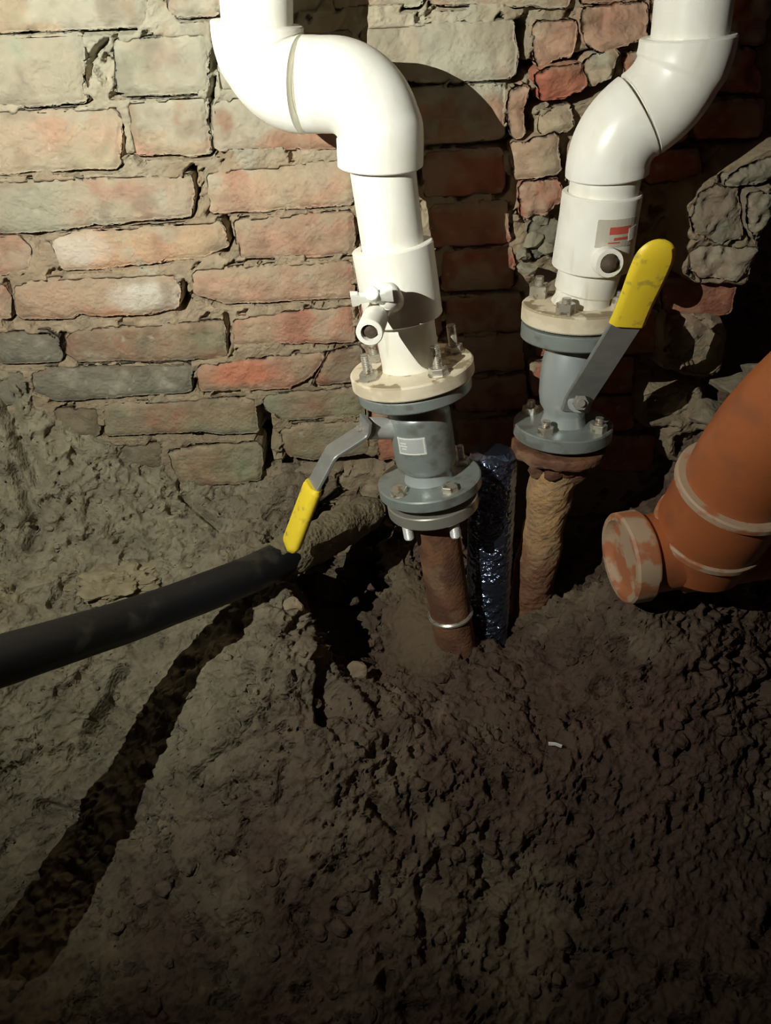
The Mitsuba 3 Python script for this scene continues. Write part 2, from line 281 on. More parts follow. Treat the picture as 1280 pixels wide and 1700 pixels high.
# ------------------------------------------------------------------ the brick wall: polygons of its bricks in the wall's plane (x, z), tone, how far proud
BRICKS = [
    ([(-0.705, 0.939), (-0.507, 0.932), (-0.532, 0.867), (-0.743, 0.866)], 'tan', 0.006),
    ([(-0.497, 0.937), (-0.242, 0.928), (-0.261, 0.868), (-0.394, 0.868), (-0.523, 0.869)], 'tan', 0.006),
    ([(-0.224, 0.927), (-0.164, 0.925), (-0.174, 0.875), (-0.231, 0.877)], 'smear', 0.006),
    ([(-0.155, 0.925), (-0.046, 0.921), (-0.050, 0.874), (-0.161, 0.876)], 'smear', 0.006),
    ([(-0.036, 0.926), (0.070, 0.922), (0.070, 0.877), (-0.038, 0.878)], 'smear', 0.006),
    ([(0.078, 0.925), (0.245, 0.919), (0.247, 0.868), (0.080, 0.878)], 'tan', 0.006),
    ([(-0.714, 0.865), (-0.498, 0.862), (-0.524, 0.790), (-0.752, 0.791)], 'tan', 0.006),
    ([(-0.490, 0.864), (-0.337, 0.864), (-0.354, 0.792), (-0.395, 0.789), (-0.516, 0.791)], 'smear', 0.006),
    ([(-0.303, 0.855), (-0.190, 0.856), (-0.198, 0.795), (-0.310, 0.796)], 'smear', 0.006),
    ([(-0.179, 0.854), (-0.015, 0.853), (-0.018, 0.796), (-0.185, 0.796)], 'smear', 0.006),
    ([(-0.004, 0.857), (0.181, 0.857), (0.186, 0.797), (0.114, 0.795), (0.001, 0.798)], 'smear', 0.006),
    ([(0.201, 0.852), (0.258, 0.854), (0.256, 0.817), (0.217, 0.806)], 'tan', 0.012),
    ([(-0.784, 0.787), (-0.541, 0.784), (-0.569, 0.711), (-0.822, 0.715)], 'tan', 0.006),
    ([(-0.533, 0.785), (-0.321, 0.781), (-0.315, 0.767), (-0.330, 0.713), (-0.449, 0.712), (-0.561, 0.712)], 'tan', 0.006),
    ([(-0.302, 0.789), (-0.202, 0.790), (-0.210, 0.724), (-0.309, 0.727)], 'tan', 0.006),
    ([(-0.195, 0.786), (-0.019, 0.790), (-0.023, 0.724), (-0.203, 0.727)], 'orange', 0.006),
    ([(-0.009, 0.789), (0.160, 0.790), (0.173, 0.782), (0.176, 0.728), (0.132, 0.725), (-0.011, 0.727)], 'redtan', 0.006),
    ([(0.180, 0.782), (0.201, 0.784), (0.202, 0.728), (0.185, 0.726)], 'redtan', 0.012),
    ([(-0.808, 0.710), (-0.508, 0.702), (-0.530, 0.637), (-0.843, 0.642)], 'tan', 0.006),
    ([(-0.499, 0.702), (-0.365, 0.700), (-0.238, 0.699), (-0.238, 0.672), (-0.248, 0.647), (-0.329, 0.644), (-0.465, 0.635), (-0.521, 0.636)], 'smear2', 0.006),
    ([(-0.219, 0.701), (-0.023, 0.710), (-0.025, 0.652), (-0.114, 0.651), (-0.222, 0.650)], 'tan', 0.006),
    ([(-0.011, 0.713), (0.060, 0.714), (0.061, 0.656), (-0.013, 0.654)], 'tan', 0.006),
    ([(0.070, 0.716), (0.176, 0.715), (0.181, 0.659), (0.071, 0.659)], 'red', 0.006),
    ([(-0.762, 0.638), (-0.491, 0.631), (-0.479, 0.614), (-0.489, 0.582), (-0.542, 0.578), (-0.788, 0.583)], 'redtan', 0.006),
    ([(-0.444, 0.624), (-0.415, 0.633), (-0.213, 0.639), (-0.204, 0.623), (-0.205, 0.604), (-0.239, 0.592), (-0.385, 0.581), (-0.446, 0.582)], 'pale', 0.006),
    ([(-0.194, 0.640), (-0.027, 0.645), (-0.028, 0.585), (-0.189, 0.586)], 'redtan', 0.006),
    ([(-0.015, 0.646), (0.068, 0.648), (0.067, 0.592), (-0.016, 0.591)], 'tan', 0.006),
    ([(0.078, 0.649), (0.185, 0.649), (0.190, 0.592), (0.079, 0.592)], 'red', 0.006),
    ([(-0.791, 0.577), (-0.532, 0.562), (-0.528, 0.545), (-0.539, 0.513), (-0.822, 0.510)], 'redtan', 0.006),
    ([(-0.520, 0.561), (-0.484, 0.570), (-0.286, 0.570), (-0.281, 0.550), (-0.290, 0.520), (-0.342, 0.510), (-0.438, 0.516), (-0.451, 0.509), (-0.528, 0.513)], 'white', 0.006),
    ([(-0.261, 0.574), (-0.031, 0.576), (-0.032, 0.523), (-0.221, 0.523), (-0.264, 0.539)], 'redtan', 0.006),
    ([(-0.018, 0.582), (0.084, 0.583), (0.086, 0.527), (-0.020, 0.524)], 'red', 0.006),
    ([(0.095, 0.584), (0.195, 0.587), (0.201, 0.527), (0.097, 0.526)], 'red', 0.006),
    ([(-0.829, 0.496), (-0.490, 0.492), (-0.477, 0.480), (-0.482, 0.443), (-0.854, 0.443)], 'dark', 0.006),
    ([(-0.465, 0.485), (-0.445, 0.492), (-0.230, 0.497), (-0.226, 0.483), (-0.233, 0.441), (-0.257, 0.437), (-0.458, 0.442), (-0.471, 0.456)], 'dkred', 0.006),
    ([(-0.214, 0.500), (-0.035, 0.511), (-0.036, 0.454), (-0.219, 0.457)], 'orange', 0.006),
    ([(-0.022, 0.515), (0.093, 0.516), (0.097, 0.457), (-0.023, 0.457)], 'red', 0.006),
    ([(0.104, 0.519), (0.210, 0.520), (0.216, 0.460), (0.106, 0.461)], 'red', 0.006),
    ([(-0.858, 0.434), (-0.545, 0.429), (-0.558, 0.375), (-0.889, 0.368)], 'dark', 0.006),
    ([(-0.535, 0.426), (-0.507, 0.434), (-0.289, 0.431), (-0.296, 0.383), (-0.390, 0.379), (-0.512, 0.377), (-0.541, 0.393)], 'dark', 0.006),
    ([(-0.281, 0.428), (-0.193, 0.432), (-0.081, 0.442), (-0.090, 0.418), (-0.118, 0.393), (-0.145, 0.382), (-0.283, 0.383)], 'brightred', 0.006),
    ([(-0.074, 0.440), (-0.026, 0.446), (-0.023, 0.393), (-0.105, 0.382)], 'dkred', 0.006),
    ([(-0.011, 0.449), (0.103, 0.451), (0.105, 0.391), (-0.012, 0.390)], 'red', 0.006),
    ([(0.112, 0.453), (0.220, 0.456), (0.226, 0.396), (0.115, 0.395)], 'red', 0.006),
    ([(-0.517, 0.360), (-0.447, 0.363), (-0.459, 0.308), (-0.518, 0.314)], 'dirt', 0.002),
    ([(-0.438, 0.369), (-0.198, 0.368), (-0.202, 0.305), (-0.260, 0.303), (-0.297, 0.312), (-0.449, 0.310)], 'dktan', 0.006),
    ([(-0.186, 0.370), (-0.029, 0.379), (-0.028, 0.327), (-0.159, 0.325), (-0.185, 0.348)], 'dktan', 0.006),
    ([(-0.014, 0.378), (0.107, 0.381), (0.110, 0.318), (-0.015, 0.318)], 'red', 0.006),
    ([(0.117, 0.384), (0.228, 0.387), (0.235, 0.327), (0.120, 0.326)], 'red', 0.006),
    ([(-0.443, 0.292), (-0.359, 0.290), (-0.372, 0.243), (-0.443, 0.254)], 'dirt', 0.001),
    ([(-0.350, 0.275), (-0.322, 0.286), (-0.202, 0.289), (-0.200, 0.254), (-0.208, 0.213), (-0.316, 0.209), (-0.349, 0.218)], 'dktan', 0.012),
    ([(-0.169, 0.307), (-0.130, 0.317), (-0.027, 0.318), (-0.022, 0.256), (-0.117, 0.247), (-0.158, 0.256)], 'dktan', 0.006),
    ([(-0.008, 0.306), (0.112, 0.307), (0.115, 0.245), (-0.006, 0.241)], 'red', 0.006),
    ([(0.120, 0.311), (0.238, 0.312), (0.244, 0.250), (0.123, 0.247)], 'red', 0.006),
    ([(0.256, 0.910), (0.331, 0.907), (0.334, 0.873), (0.259, 0.872)], 'redtan', 0.012),
    ([(0.261, 0.866), (0.339, 0.868), (0.338, 0.836), (0.294, 0.821), (0.268, 0.831)], 'redtan', 0.020),
    ([(0.210, 0.800), (0.234, 0.808), (0.269, 0.811), (0.276, 0.784), (0.245, 0.773), (0.220, 0.770)], 'red', 0.024),
    ([(0.271, 0.813), (0.308, 0.828), (0.307, 0.796), (0.278, 0.780)], 'redtan', 0.018),
    ([(0.221, 0.752), (0.259, 0.764), (0.265, 0.734), (0.220, 0.730)], 'tan', 0.018),
    ([(0.182, 0.720), (0.243, 0.731), (0.253, 0.683), (0.214, 0.679), (0.191, 0.677)], 'redtan', 0.020),
    ([(0.198, 0.672), (0.250, 0.676), (0.255, 0.640), (0.231, 0.633), (0.206, 0.626)], 'red', 0.022),
    ([(0.264, 0.716), (0.354, 0.718), (0.362, 0.667), (0.269, 0.666)], 'red', 0.010),
    ([(0.323, 0.816), (0.413, 0.817), (0.424, 0.766), (0.332, 0.767)], 'red', 0.010),
    ([(0.421, 0.816), (0.488, 0.816), (0.498, 0.770), (0.431, 0.768)], 'red', 0.010),
    ([(0.332, 0.761), (0.409, 0.761), (0.418, 0.715), (0.340, 0.715)], 'red', 0.008),
    ([(0.417, 0.758), (0.508, 0.760), (0.515, 0.716), (0.426, 0.716)], 'red', 0.008),
    ([(0.341, 0.907), (0.481, 0.902), (0.499, 0.820), (0.356, 0.821)], 'red', 0.010),
    ([(0.364, 0.703), (0.436, 0.704), (0.444, 0.666), (0.372, 0.665)], 'red', 0.008),
    ([(0.456, 0.670), (0.481, 0.683), (0.529, 0.705), (0.531, 0.669), (0.466, 0.664)], 'greytan', 0.045),
    ([(0.430, 0.659), (0.452, 0.664), (0.486, 0.660), (0.504, 0.597), (0.477, 0.588), (0.436, 0.606), (0.428, 0.629)], 'greytan', 0.050),
    ([(0.495, 0.658), (0.525, 0.655), (0.536, 0.623), (0.527, 0.591), (0.509, 0.603)], 'greytan', 0.052),
    ([(0.437, 0.583), (0.460, 0.589), (0.528, 0.582), (0.531, 0.562), (0.528, 0.536), (0.460, 0.542), (0.437, 0.557)], 'greytan', 0.046),
    ([(0.418, 0.532), (0.525, 0.529), (0.531, 0.472), (0.429, 0.473)], 'red', 0.006),
    ([(0.428, 0.467), (0.463, 0.482), (0.509, 0.454), (0.514, 0.396), (0.489, 0.391), (0.438, 0.408)], 'greytan', 0.012),
    ([(0.413, 0.355), (0.493, 0.360), (0.495, 0.308), (0.423, 0.307)], 'greytan', 0.018),
    ([(0.466, 0.287), (0.533, 0.295), (0.532, 0.235), (0.476, 0.240)], 'greytan', 0.014),
    ([(0.219, 0.616), (0.259, 0.622), (0.262, 0.574), (0.226, 0.567)], 'dark', 0.010),
    ([(0.234, 0.407), (0.393, 0.408), (0.403, 0.347), (0.241, 0.349)], 'red', 0.006),
    ([(0.243, 0.340), (0.406, 0.341), (0.415, 0.278), (0.250, 0.277)], 'red', 0.006),
    ([(0.238, 0.485), (0.418, 0.485), (0.430, 0.414), (0.243, 0.417)], 'red', 0.006),
    ([(0.255, 0.266), (0.455, 0.265), (0.457, 0.196), (0.263, 0.196)], 'red', 0.004),
]
WALL_CRACKS = [
    ([(-0.489, 0.711), (-0.454, 0.711), (-0.441, 0.714), (-0.394, 0.710), (-0.334, 0.711)], 0.0022, 0.030),
    ([(-0.312, 0.855), (-0.327, 0.846), (-0.338, 0.835), (-0.347, 0.809)], 0.0020, 0.030),
    ([(-0.418, 0.788), (-0.365, 0.790), (-0.349, 0.792)], 0.0030, 0.030),
    ([(-0.498, 0.635), (-0.465, 0.633), (-0.439, 0.637), (-0.380, 0.639), (-0.321, 0.643), (-0.263, 0.642), (-0.243, 0.657), (-0.238, 0.676), (-0.241, 0.691), (-0.241, 0.701)], 0.0035, 0.030),
    ([(-0.240, 0.699), (-0.239, 0.678)], 0.0050, 0.050),
    ([(-0.224, 0.650), (-0.179, 0.651), (-0.130, 0.650), (-0.081, 0.651), (-0.026, 0.652)], 0.0018, 0.030),
    ([(-0.205, 0.635), (-0.199, 0.609), (-0.209, 0.597)], 0.0050, 0.040),
    ([(-0.447, 0.581), (-0.391, 0.580), (-0.377, 0.584), (-0.309, 0.583), (-0.273, 0.593), (-0.207, 0.599)], 0.0020, 0.030),
    ([(-0.528, 0.567), (-0.534, 0.520), (-0.545, 0.510)], 0.0030, 0.030),
    ([(-0.528, 0.512), (-0.454, 0.508), (-0.439, 0.521), (-0.395, 0.510), (-0.334, 0.507), (-0.289, 0.518)], 0.0025, 0.030),
    ([(-0.281, 0.549), (-0.280, 0.527), (-0.288, 0.516)], 0.0060, 0.050),
    ([(-0.268, 0.537), (-0.234, 0.522), (-0.181, 0.521), (-0.110, 0.524), (-0.032, 0.521)], 0.0022, 0.030),
    ([(-0.223, 0.502), (-0.224, 0.468), (-0.236, 0.442), (-0.275, 0.436), (-0.394, 0.440), (-0.449, 0.443), (-0.465, 0.450)], 0.0028, 0.030),
    ([(-0.472, 0.480), (-0.480, 0.451)], 0.0040, 0.030),
    ([(-0.516, 0.375), (-0.438, 0.375), (-0.390, 0.379)], 0.0030, 0.030),
    ([(-0.291, 0.432), (-0.296, 0.386)], 0.0030, 0.030),
    ([(-0.180, 0.386), (-0.143, 0.380), (-0.113, 0.393), (-0.088, 0.415)], 0.0040, 0.030),
    ([(-0.435, 0.310), (-0.328, 0.306), (-0.290, 0.300), (-0.201, 0.298)], 0.0022, 0.030),
    ([(-0.191, 0.333), (-0.187, 0.299), (-0.194, 0.277)], 0.0110, 0.080),
    ([(-0.195, 0.271), (-0.193, 0.235), (-0.213, 0.206), (-0.296, 0.205)], 0.0060, 0.060),
    ([(-0.189, 0.235), (-0.118, 0.240), (-0.037, 0.240), (0.004, 0.231)], 0.0090, 0.080),
    ([(0.190, 0.847), (0.190, 0.815), (0.189, 0.795)], 0.0080, 0.060),
    ([(0.114, 0.795), (0.183, 0.794), (0.194, 0.800)], 0.0030, 0.030),
    ([(0.207, 0.767), (0.208, 0.739), (0.203, 0.724)], 0.0080, 0.060),
    ([(0.068, 0.723), (0.187, 0.720), (0.211, 0.726)], 0.0030, 0.030),
    ([(-0.173, 0.866), (-0.181, 0.835), (-0.190, 0.823)], 0.0050, 0.030),
    ([(-0.219, 0.876), (-0.175, 0.876)], 0.0030, 0.030),
    ([(-0.190, 0.810), (-0.205, 0.763), (-0.206, 0.727)], 0.0018, 0.030),
    ([(-0.319, 0.771), (-0.321, 0.728)], 0.0030, 0.030),
    ([(-0.303, 0.725), (-0.209, 0.723)], 0.0018, 0.030),
    ([(-0.318, 0.795), (-0.249, 0.795)], 0.0018, 0.030),
    ([(-0.438, 0.866), (-0.365, 0.867), (-0.275, 0.868)], 0.0018, 0.030),
    ([(0.469, 0.664), (0.538, 0.667)], 0.0040, 0.050),
    ([(0.492, 0.657), (0.510, 0.601), (0.494, 0.587)], 0.0040, 0.050),
    ([(0.201, 0.805), (0.264, 0.813), (0.282, 0.816)], 0.0060, 0.060),
    ([(0.207, 0.767), (0.254, 0.769), (0.283, 0.777), (0.308, 0.791)], 0.0070, 0.060),
]
TONES = {'tan': (.385, .28, .19), 'smear': (.37, .32, .235), 'smear2': (.36, .27, .19), 'orange': (.38, .225, .15), 'redtan': (.36, .235, .16), 'red': (.33, .135, .085), 'white': (.40, .235, .145),
         'pale': (.44, .30, .19), 'dark': (.185, .172, .128), 'dkred': (.25, .165, .105), 'dktan': (.235, .185, .115), 'brightred': (.33, .19, .125), 'dirt': (.19, .155, .10), 'greytan': (.27, .22, .16)}
MORTAR = np.array([.35, .31, .225])
SMEAR = np.array([.385, .365, .28])
def smear_at(x, z):
    """Where old mortar was dragged over bricks and joints alike, 0 to 1; more of it in the upper courses."""
    q = np.c_[x, z, np.zeros(len(x))]; w = fbm(q * 9 + 50, 4, 300) * .55 + fbm(q * 38 + 9, 4, 301) * .45
    return np.clip((w - .53 + .10 * np.clip((z - .78) / .12, -1, 1)) * 16, 0, 1) * np.clip(.75 + 1.2 * (z - .75), .15, .85)
_top = max(z for q, _, _ in BRICKS for _, z in q)
for _r in range(3):                                                  # the courses go on above
    _x = -.95 + .13 * (_r % 2)
    while _x < .5:
        BRICKS.append(([(_x, _top + .012 + _r * .078), (_x, _top + .078 + _r * .078), (_x + .245, _top + .078 + _r * .078), (_x + .245, _top + .012 + _r * .078)], ('tan', 'smear', 'redtan')[(_r + int(_x * 10)) % 3], .006)); _x += .258
polys = []
for pts, tone, proud in BRICKS:
    g = Polygon(pts)
    if not g.is_valid: g = g.buffer(0)
    g = g.buffer(-.007).buffer(.0095)
    polys.append((g if g.geom_type == 'Polygon' else max(g.geoms, key=lambda x: x.area), tone, proud))
def right_zone(x): return np.clip((x - .16) / .08, 0, 1)

def make_brick(g, tone, proud, seed):
    step = .0042
    ring = np.array(g.exterior.segmentize(step).coords)[:-1]
    x0, z0, x1, z1 = g.bounds
    gx, gz = np.meshgrid(np.arange(x0, x1, step), np.arange(z0, z1, step)); q = np.stack([gx.ravel(), gz.ravel()], 1)
    q += np.random.default_rng(seed).uniform(-.001, .001, q.shape)
    inside = shapely.contains_xy(g.buffer(-step * .6), q[:, 0], q[:, 1]); q = np.vstack([ring, q[inside]]); n = len(ring)
    # ragged outline
    cen = np.array(g.centroid.coords[0]); w = fbm(np.c_[ring * 55, np.full(n, seed * 1.3)], 3, seed) - .5
    q[:n] += (ring - cen) / np.linalg.norm(ring - cen, axis=1, keepdims=True) * (w * (.016 if proud > .009 else .010))[:, None]
    tri = Delaunay(q); f = tri.simplices
    g2 = Polygon(q[:n]).buffer(0); c = q[f].mean(1); f = f[shapely.contains_xy(g2, c[:, 0], c[:, 1])]
    a = q[f[:, 1]] - q[f[:, 0]]; b = q[f[:, 2]] - q[f[:, 0]]; flip = (a[:, 0] * b[:, 1] - a[:, 1] * b[:, 0]) < 0; f[flip] = f[flip][:, ::-1]
    e = cKDTree(q[:n]).query(q)[0]; broken = float(right_zone(cen[0])) if proud > .009 else 0.0
    p3 = np.c_[q, np.full(len(q), seed * .37)]
    h = proud - (.005 + .001 * (proud > .009)) * np.exp(-(e / .005) ** 2) + (fbm(p3 * 28, 4, seed) - .5) * .007 + (fbm(p3 * 110, 3, seed + 3) - .5) * .005
    if broken: h = h * (1 - .0 * broken) + broken * ((fbm(p3 * 22, 3, seed + 5) - .5) * .030 - np.abs(fbm(p3 * 45, 3, seed + 8) - .5) * .03 - .004)
    front = np.c_[q[:, 0], -h, q[:, 1]]; back = np.c_[q[:n, 0], np.full(n, .045), q[:n, 1]]
    m = len(q); k = np.arange(n); k2 = (k + 1) % n
    side = np.vstack([np.stack([k, m + k, k2], 1), np.stack([k2, m + k, m + k2], 1)])
    v = np.vstack([front, back]); fc = np.vstack([f, side])
    base = np.array(TONES[tone]) * (1 + .10 * (random.random() - .5))
    vv = np.c_[v[:, 0], v[:, 2], v[:, 1]]
    n1 = fbm(vv * 17 + seed, 4, 31); n2 = fbm(vv * 60 + seed, 3, 32); n3 = fbm(vv * 14 - seed, 4, 33)
    n6 = fbm(vv * 38 + seed, 4, 34); col = base * (.50 + .62 * n2 + .38 * n6)[:, None]
    col = col + (np.array([.03, -.03, -.02]) * np.clip((n1 - .5) * 4, -1, 1)[:, None] if tone not in ('dark', 'dirt') else 0)
    sm = np.clip((n3 * .6 + n6 * .4 - .50) * 14, 0, 1) * {'smear': .85, 'smear2': .7, 'tan': .5, 'dirt': .7}.get(tone, .5); sm = sm[:, None]
    mt = MORTAR * (.55 if tone in ('dark', 'dkred', 'dktan', 'dirt') else 1.0)
    col = col * (1 - sm) + mt * sm
    if tone in ('white', 'pale'):
        x_c = x0 + (x1 - x0) * (.78 if tone == 'white' else .12); dd = ((v[:, 0] - x_c) / .055) ** 2 + ((v[:, 2] - (z0 + z1) / 2) / .030) ** 2
        wh = np.clip(1.35 - dd - 1.1 * (n2 - .3), 0, 1)[:, None] * (.85 if tone == 'white' else .6); col = col * (1 - wh) + np.array([.55, .52, .45]) * wh
    if tone == 'smear2':
        g_ = np.clip((x0 + .40 * (x1 - x0) - v[:, 0]) / .03, 0, 1)[:, None] * .8; col = col * (1 - g_) + np.array([.30, .285, .21]) * g_
    sp = np.clip((fbm(vv * 210, 3, 40) - .74) * 12, 0, 1)[:, None] * .5; col = col * (1 - sp) + np.array([.5, .46, .38]) * sp
    top = np.clip(((v[:, 2] - z0) / (z1 - z0) - .78 + (n2 - .5) * .5 + (n6 - .5) * .3) * 9, 0, 1)[:, None] * (.75 if proud < .009 else .2)
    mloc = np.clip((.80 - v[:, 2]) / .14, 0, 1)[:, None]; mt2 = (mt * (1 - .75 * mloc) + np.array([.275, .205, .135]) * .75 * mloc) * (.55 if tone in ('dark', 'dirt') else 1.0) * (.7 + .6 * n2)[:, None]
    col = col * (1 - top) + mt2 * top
    if tone == 'brightred':
        rd = np.clip(1.5 - ((v[:, 0] - x0 - (x1 - x0) * .35) / .055) ** 2 - ((v[:, 2] - (z0 + z1) / 2) / .022) ** 2 - (n2 - .4) * 1.2, 0, 1)[:, None] * .85; col = col * (1 - rd) + np.array([.43, .155, .09]) * rd
    if proud < .02: ss = smear_at(v[:, 0], v[:, 2])[:, None]; col = col * (1 - ss) + SMEAR * (.72 + .5 * n2)[:, None] * ss
    dk = np.clip((fbm(vv * 33 + 11, 4, 41) - .58) * 8, 0, 1)[:, None] * .45; col = col * (1 - dk) + base * .45 * dk
    return trimesh.Trimesh(v, fc, process=False), np.clip(col, .01, .9)

# the mortar, one relief surface; it is smeared up to the bricks and cracked under them
step = .003
gx = np.arange(-.95, 1.00, step); gz = np.arange(-.12, _top + .26, step); GX, GZ = np.meshgrid(gx, gz); Q = np.stack([GX.ravel(), GZ.ravel()], 1)
D = np.full(len(Q), 9.0); inside = np.zeros(len(Q), bool); crack = np.zeros(len(Q), bool)
for g, tone, proud in polys:
    x0, z0, x1, z1 = g.bounds; near = np.where((Q[:, 0] > x0 - .03) & (Q[:, 0] < x1 + .03) & (Q[:, 1] > z0 - .03) & (Q[:, 1] < z1 + .03))[0]
    pt = shapely.points(Q[near]); d = shapely.distance(g, pt); D[near] = np.minimum(D[near], d); inside[near] |= shapely.contains(g.buffer(-.006), pt)
    zm = (z0 + z1) / 2 - .008; below = (Q[near, 1] < zm) & (fbm(np.c_[Q[near] * 13, np.full(len(near), z0 * 31)], 3, 69) > .54) & (d < .0025) & ~inside[near]; crack[near] |= below
rz = right_zone(Q[:, 0]) * np.clip((Q[:, 1] - .18) / .1, 0, 1)
q3 = np.c_[Q, np.zeros(len(Q))]
ym = -.0035 + (fbm(q3 * 30, 4, 60) - .5) * .010 + (fbm(q3 * 120, 3, 61) - .5) * .006
ym = ym + rz * (.008 + .036 * (fbm(q3 * 26, 4, 62) - .3)) + np.where(fbm(q3 * 40, 3, 66) > .66, .012, 0)
grey = shapely.union_all([g for g, tone, _ in polys if tone == 'greytan']); nr = np.where((Q[:, 0] > .36) & (Q[:, 1] > .2))[0]; dg = np.full(len(Q), 9.0); dg[nr] = shapely.distance(grey, shapely.points(Q[nr]))
pier = np.clip((.016 - dg) / .010, 0, 1); ym = ym * (1 - pier) + (-.034 + (fbm(q3 * 40, 4, 74) - .5) * .03) * pier          # a stub of the wall that stands out on the right
# upper middle strip near the left riser: blackened, rough plaster
for pts, w, dp in WALL_CRACKS:
    ln = LineString(pts); x0, z0, x1, z1 = ln.bounds; near = np.where((Q[:, 0] > x0 - .03) & (Q[:, 0] < x1 + .03) & (Q[:, 1] > z0 - .03) & (Q[:, 1] < z1 + .03))[0]
    jit = (fbm(np.c_[Q[near] * 90, np.zeros(len(near))], 3, 63) - .5) * .006
    ww = w * (.5 + 1.3 * fbm(np.c_[Q[near] * 45, np.ones(len(near))], 2, 65))
    d = shapely.distance(ln, shapely.points(Q[near])) + jit
    ym[near] = ym[near] + dp * np.clip(1.4 - d / ww, 0, 1)
ym = np.where(crack, ym + .016, ym); ym = np.where(inside & (dg > 0), np.maximum(ym, .028), ym); ym = np.where(inside & (dg <= 0), .0, ym)
mv = np.c_[Q[:, 0], ym, Q[:, 1]]; nx, nz = len(gx), len(gz)
i, j = np.meshgrid(np.arange(nz - 1), np.arange(nx - 1), indexing='ij'); a = i * nx + j
mf = np.vstack([np.stack([a, a + 1, a + nx + 1], -1).reshape(-1, 3), np.stack([a, a + nx + 1, a + nx], -1).reshape(-1, 3)])
# the wall stops at a broken vertical edge on the right, where a dark chase runs up behind it
n4 = fbm(q3 * 16, 4, 64); n5 = fbm(q3 * 70, 3, 67)
mc = MORTAR * (.78 + .5 * n5)[:, None]
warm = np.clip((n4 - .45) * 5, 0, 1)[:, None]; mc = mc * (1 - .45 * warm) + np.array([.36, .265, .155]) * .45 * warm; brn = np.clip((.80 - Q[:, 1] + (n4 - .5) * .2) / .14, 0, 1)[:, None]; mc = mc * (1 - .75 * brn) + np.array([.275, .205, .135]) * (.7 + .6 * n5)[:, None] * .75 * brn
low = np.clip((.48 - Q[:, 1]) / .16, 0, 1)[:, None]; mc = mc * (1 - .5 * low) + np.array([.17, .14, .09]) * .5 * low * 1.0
ss = smear_at(Q[:, 0], Q[:, 1])[:, None]; mc = mc * (1 - ss) + SMEAR * (.72 + .5 * n5)[:, None] * ss
rzc = rz[:, None] * .8; mc = mc * (1 - rzc) + np.array([.25, .195, .13]) * rzc
soot = np.clip(1 - np.abs(Q[:, 0] + .165) / .03, 0, 1) * np.clip((Q[:, 1] - .80) / .05, 0, 1) * np.clip((fbm(q3 * 110, 4, 68) - .5) * 8, 0, 1); mc = mc * (1 - .85 * soot[:, None])
edge = .530 + .018 * (fbm(np.c_[np.zeros(len(Q)), Q[:, 1] * 16, np.zeros(len(Q))], 3, 70) - .5)
past = np.clip((Q[:, 0] - edge) / .006, 0, 1); past = np.where(Q[:, 1] < .30, past * np.clip((Q[:, 1] - .22) / .08, 0, 1), past)
mv[:, 1] += past * .33                                              # the chase: the wall steps back a brick and a half here
mcol = np.clip(mc, .01, .9)
scene['wall_back'] = mikit.ply(trimesh.Trimesh(mv, mf, process=False), 'mat_mortar', smooth=True, color=mcol)
labels['wall_back'] = {'kind': 'structure', 'label': 'old brick wall with smeared, cracked mortar behind the pipes'}
for k, (g, tone, proud) in enumerate(polys):
    bm, bc = make_brick(g, tone, proud, 100 + k)
    part('wall_back', 'brick', bm, 'mat_brick', smooth=True, color=bc)

# ------------------------------------------------------------------ the ground: a bank of soil that falls from the wall into the pit round the pipes
GROUND = [
    (-0.5845, -0.0100, 0.4106),
    (-0.5144, -0.0100, 0.3305),
    (-0.3628, -0.0100, 0.2204),
    (-0.2032, -0.0100, 0.1972),
    (-0.0800, -0.0200, 0.1939),
    (0.0000, -0.0200, 0.1453),
    (-0.6078, -0.1000, 0.2363),
    (-0.5897, -0.2200, 0.1530),
    (-0.4342, -0.1000, 0.1661),
    (-0.1530, -0.2000, 0.1490),
    (-0.0802, -0.0700, 0.1736),
    (-0.1358, -0.2700, 0.1783),
    (-0.0484, -0.2000, 0.0227),
    (-0.0755, -0.0700, 0.0962),
    (-0.0892, -0.1200, 0.0313),
    (-0.1032, -0.2400, -0.0017),
    (0.0157, -0.1200, 0.0929),
    (0.0914, -0.2380, 0.0710),
    (0.0452, -0.2800, 0.0257),
    (0.1210, -0.2250, 0.0376),
    (0.1659, -0.1950, -0.0125),
    (0.2305, -0.1650, 0.0431),
    (0.3211, -0.1000, 0.0029),
    (0.2856, -0.0200, -0.0225),
    (0.3147, -0.3600, 0.2159),
    (0.2855, -0.3800, 0.1383),
    (0.5206, -0.3600, 0.1496),
    (0.1852, -0.5000, 0.0855),
    (-0.0135, -0.4800, 0.0970),
    (-0.2009, -0.4700, 0.0967),
    (0.4422, -0.0100, 0.1402),
    (0.5407, -0.0500, 0.2918),
    (0.6014, -0.0500, 0.3530),
    (-0.2223, -0.2697, 0.1227),
    (-0.3085, -0.3408, 0.0704),
    (-0.3778, -0.3824, -0.0088),
    (-0.4442, -0.4459, -0.0281),
    (-0.5088, -0.4935, -0.0809),
    (-0.0240, -0.7534, -0.0000),
    (-0.4872, -0.6929, -0.0800),
    (0.3832, -0.7692, 0.0000),
    (-0.2791, -0.5975, -0.0300),
    (0.1672, -0.6323, 0.0000),
    (0.4786, -0.5294, 0.0300),
    (-1.2000, -1.3500, 0.0000),
    (-0.6000, -1.3500, 0.0000),
    (0.0000, -1.3500, 0.0000),
    (0.6000, -1.3500, 0.0000),
    (1.2000, -1.3500, 0.0000),
    (-1.2000, 0.0000, 0.4500),
    (-1.2000, -0.5000, 0.1000),
    (1.2000, 0.0000, 0.3500),
    (1.2000, -0.5000, 0.0600),
    (0.7500, -0.2500, 0.2000),
]
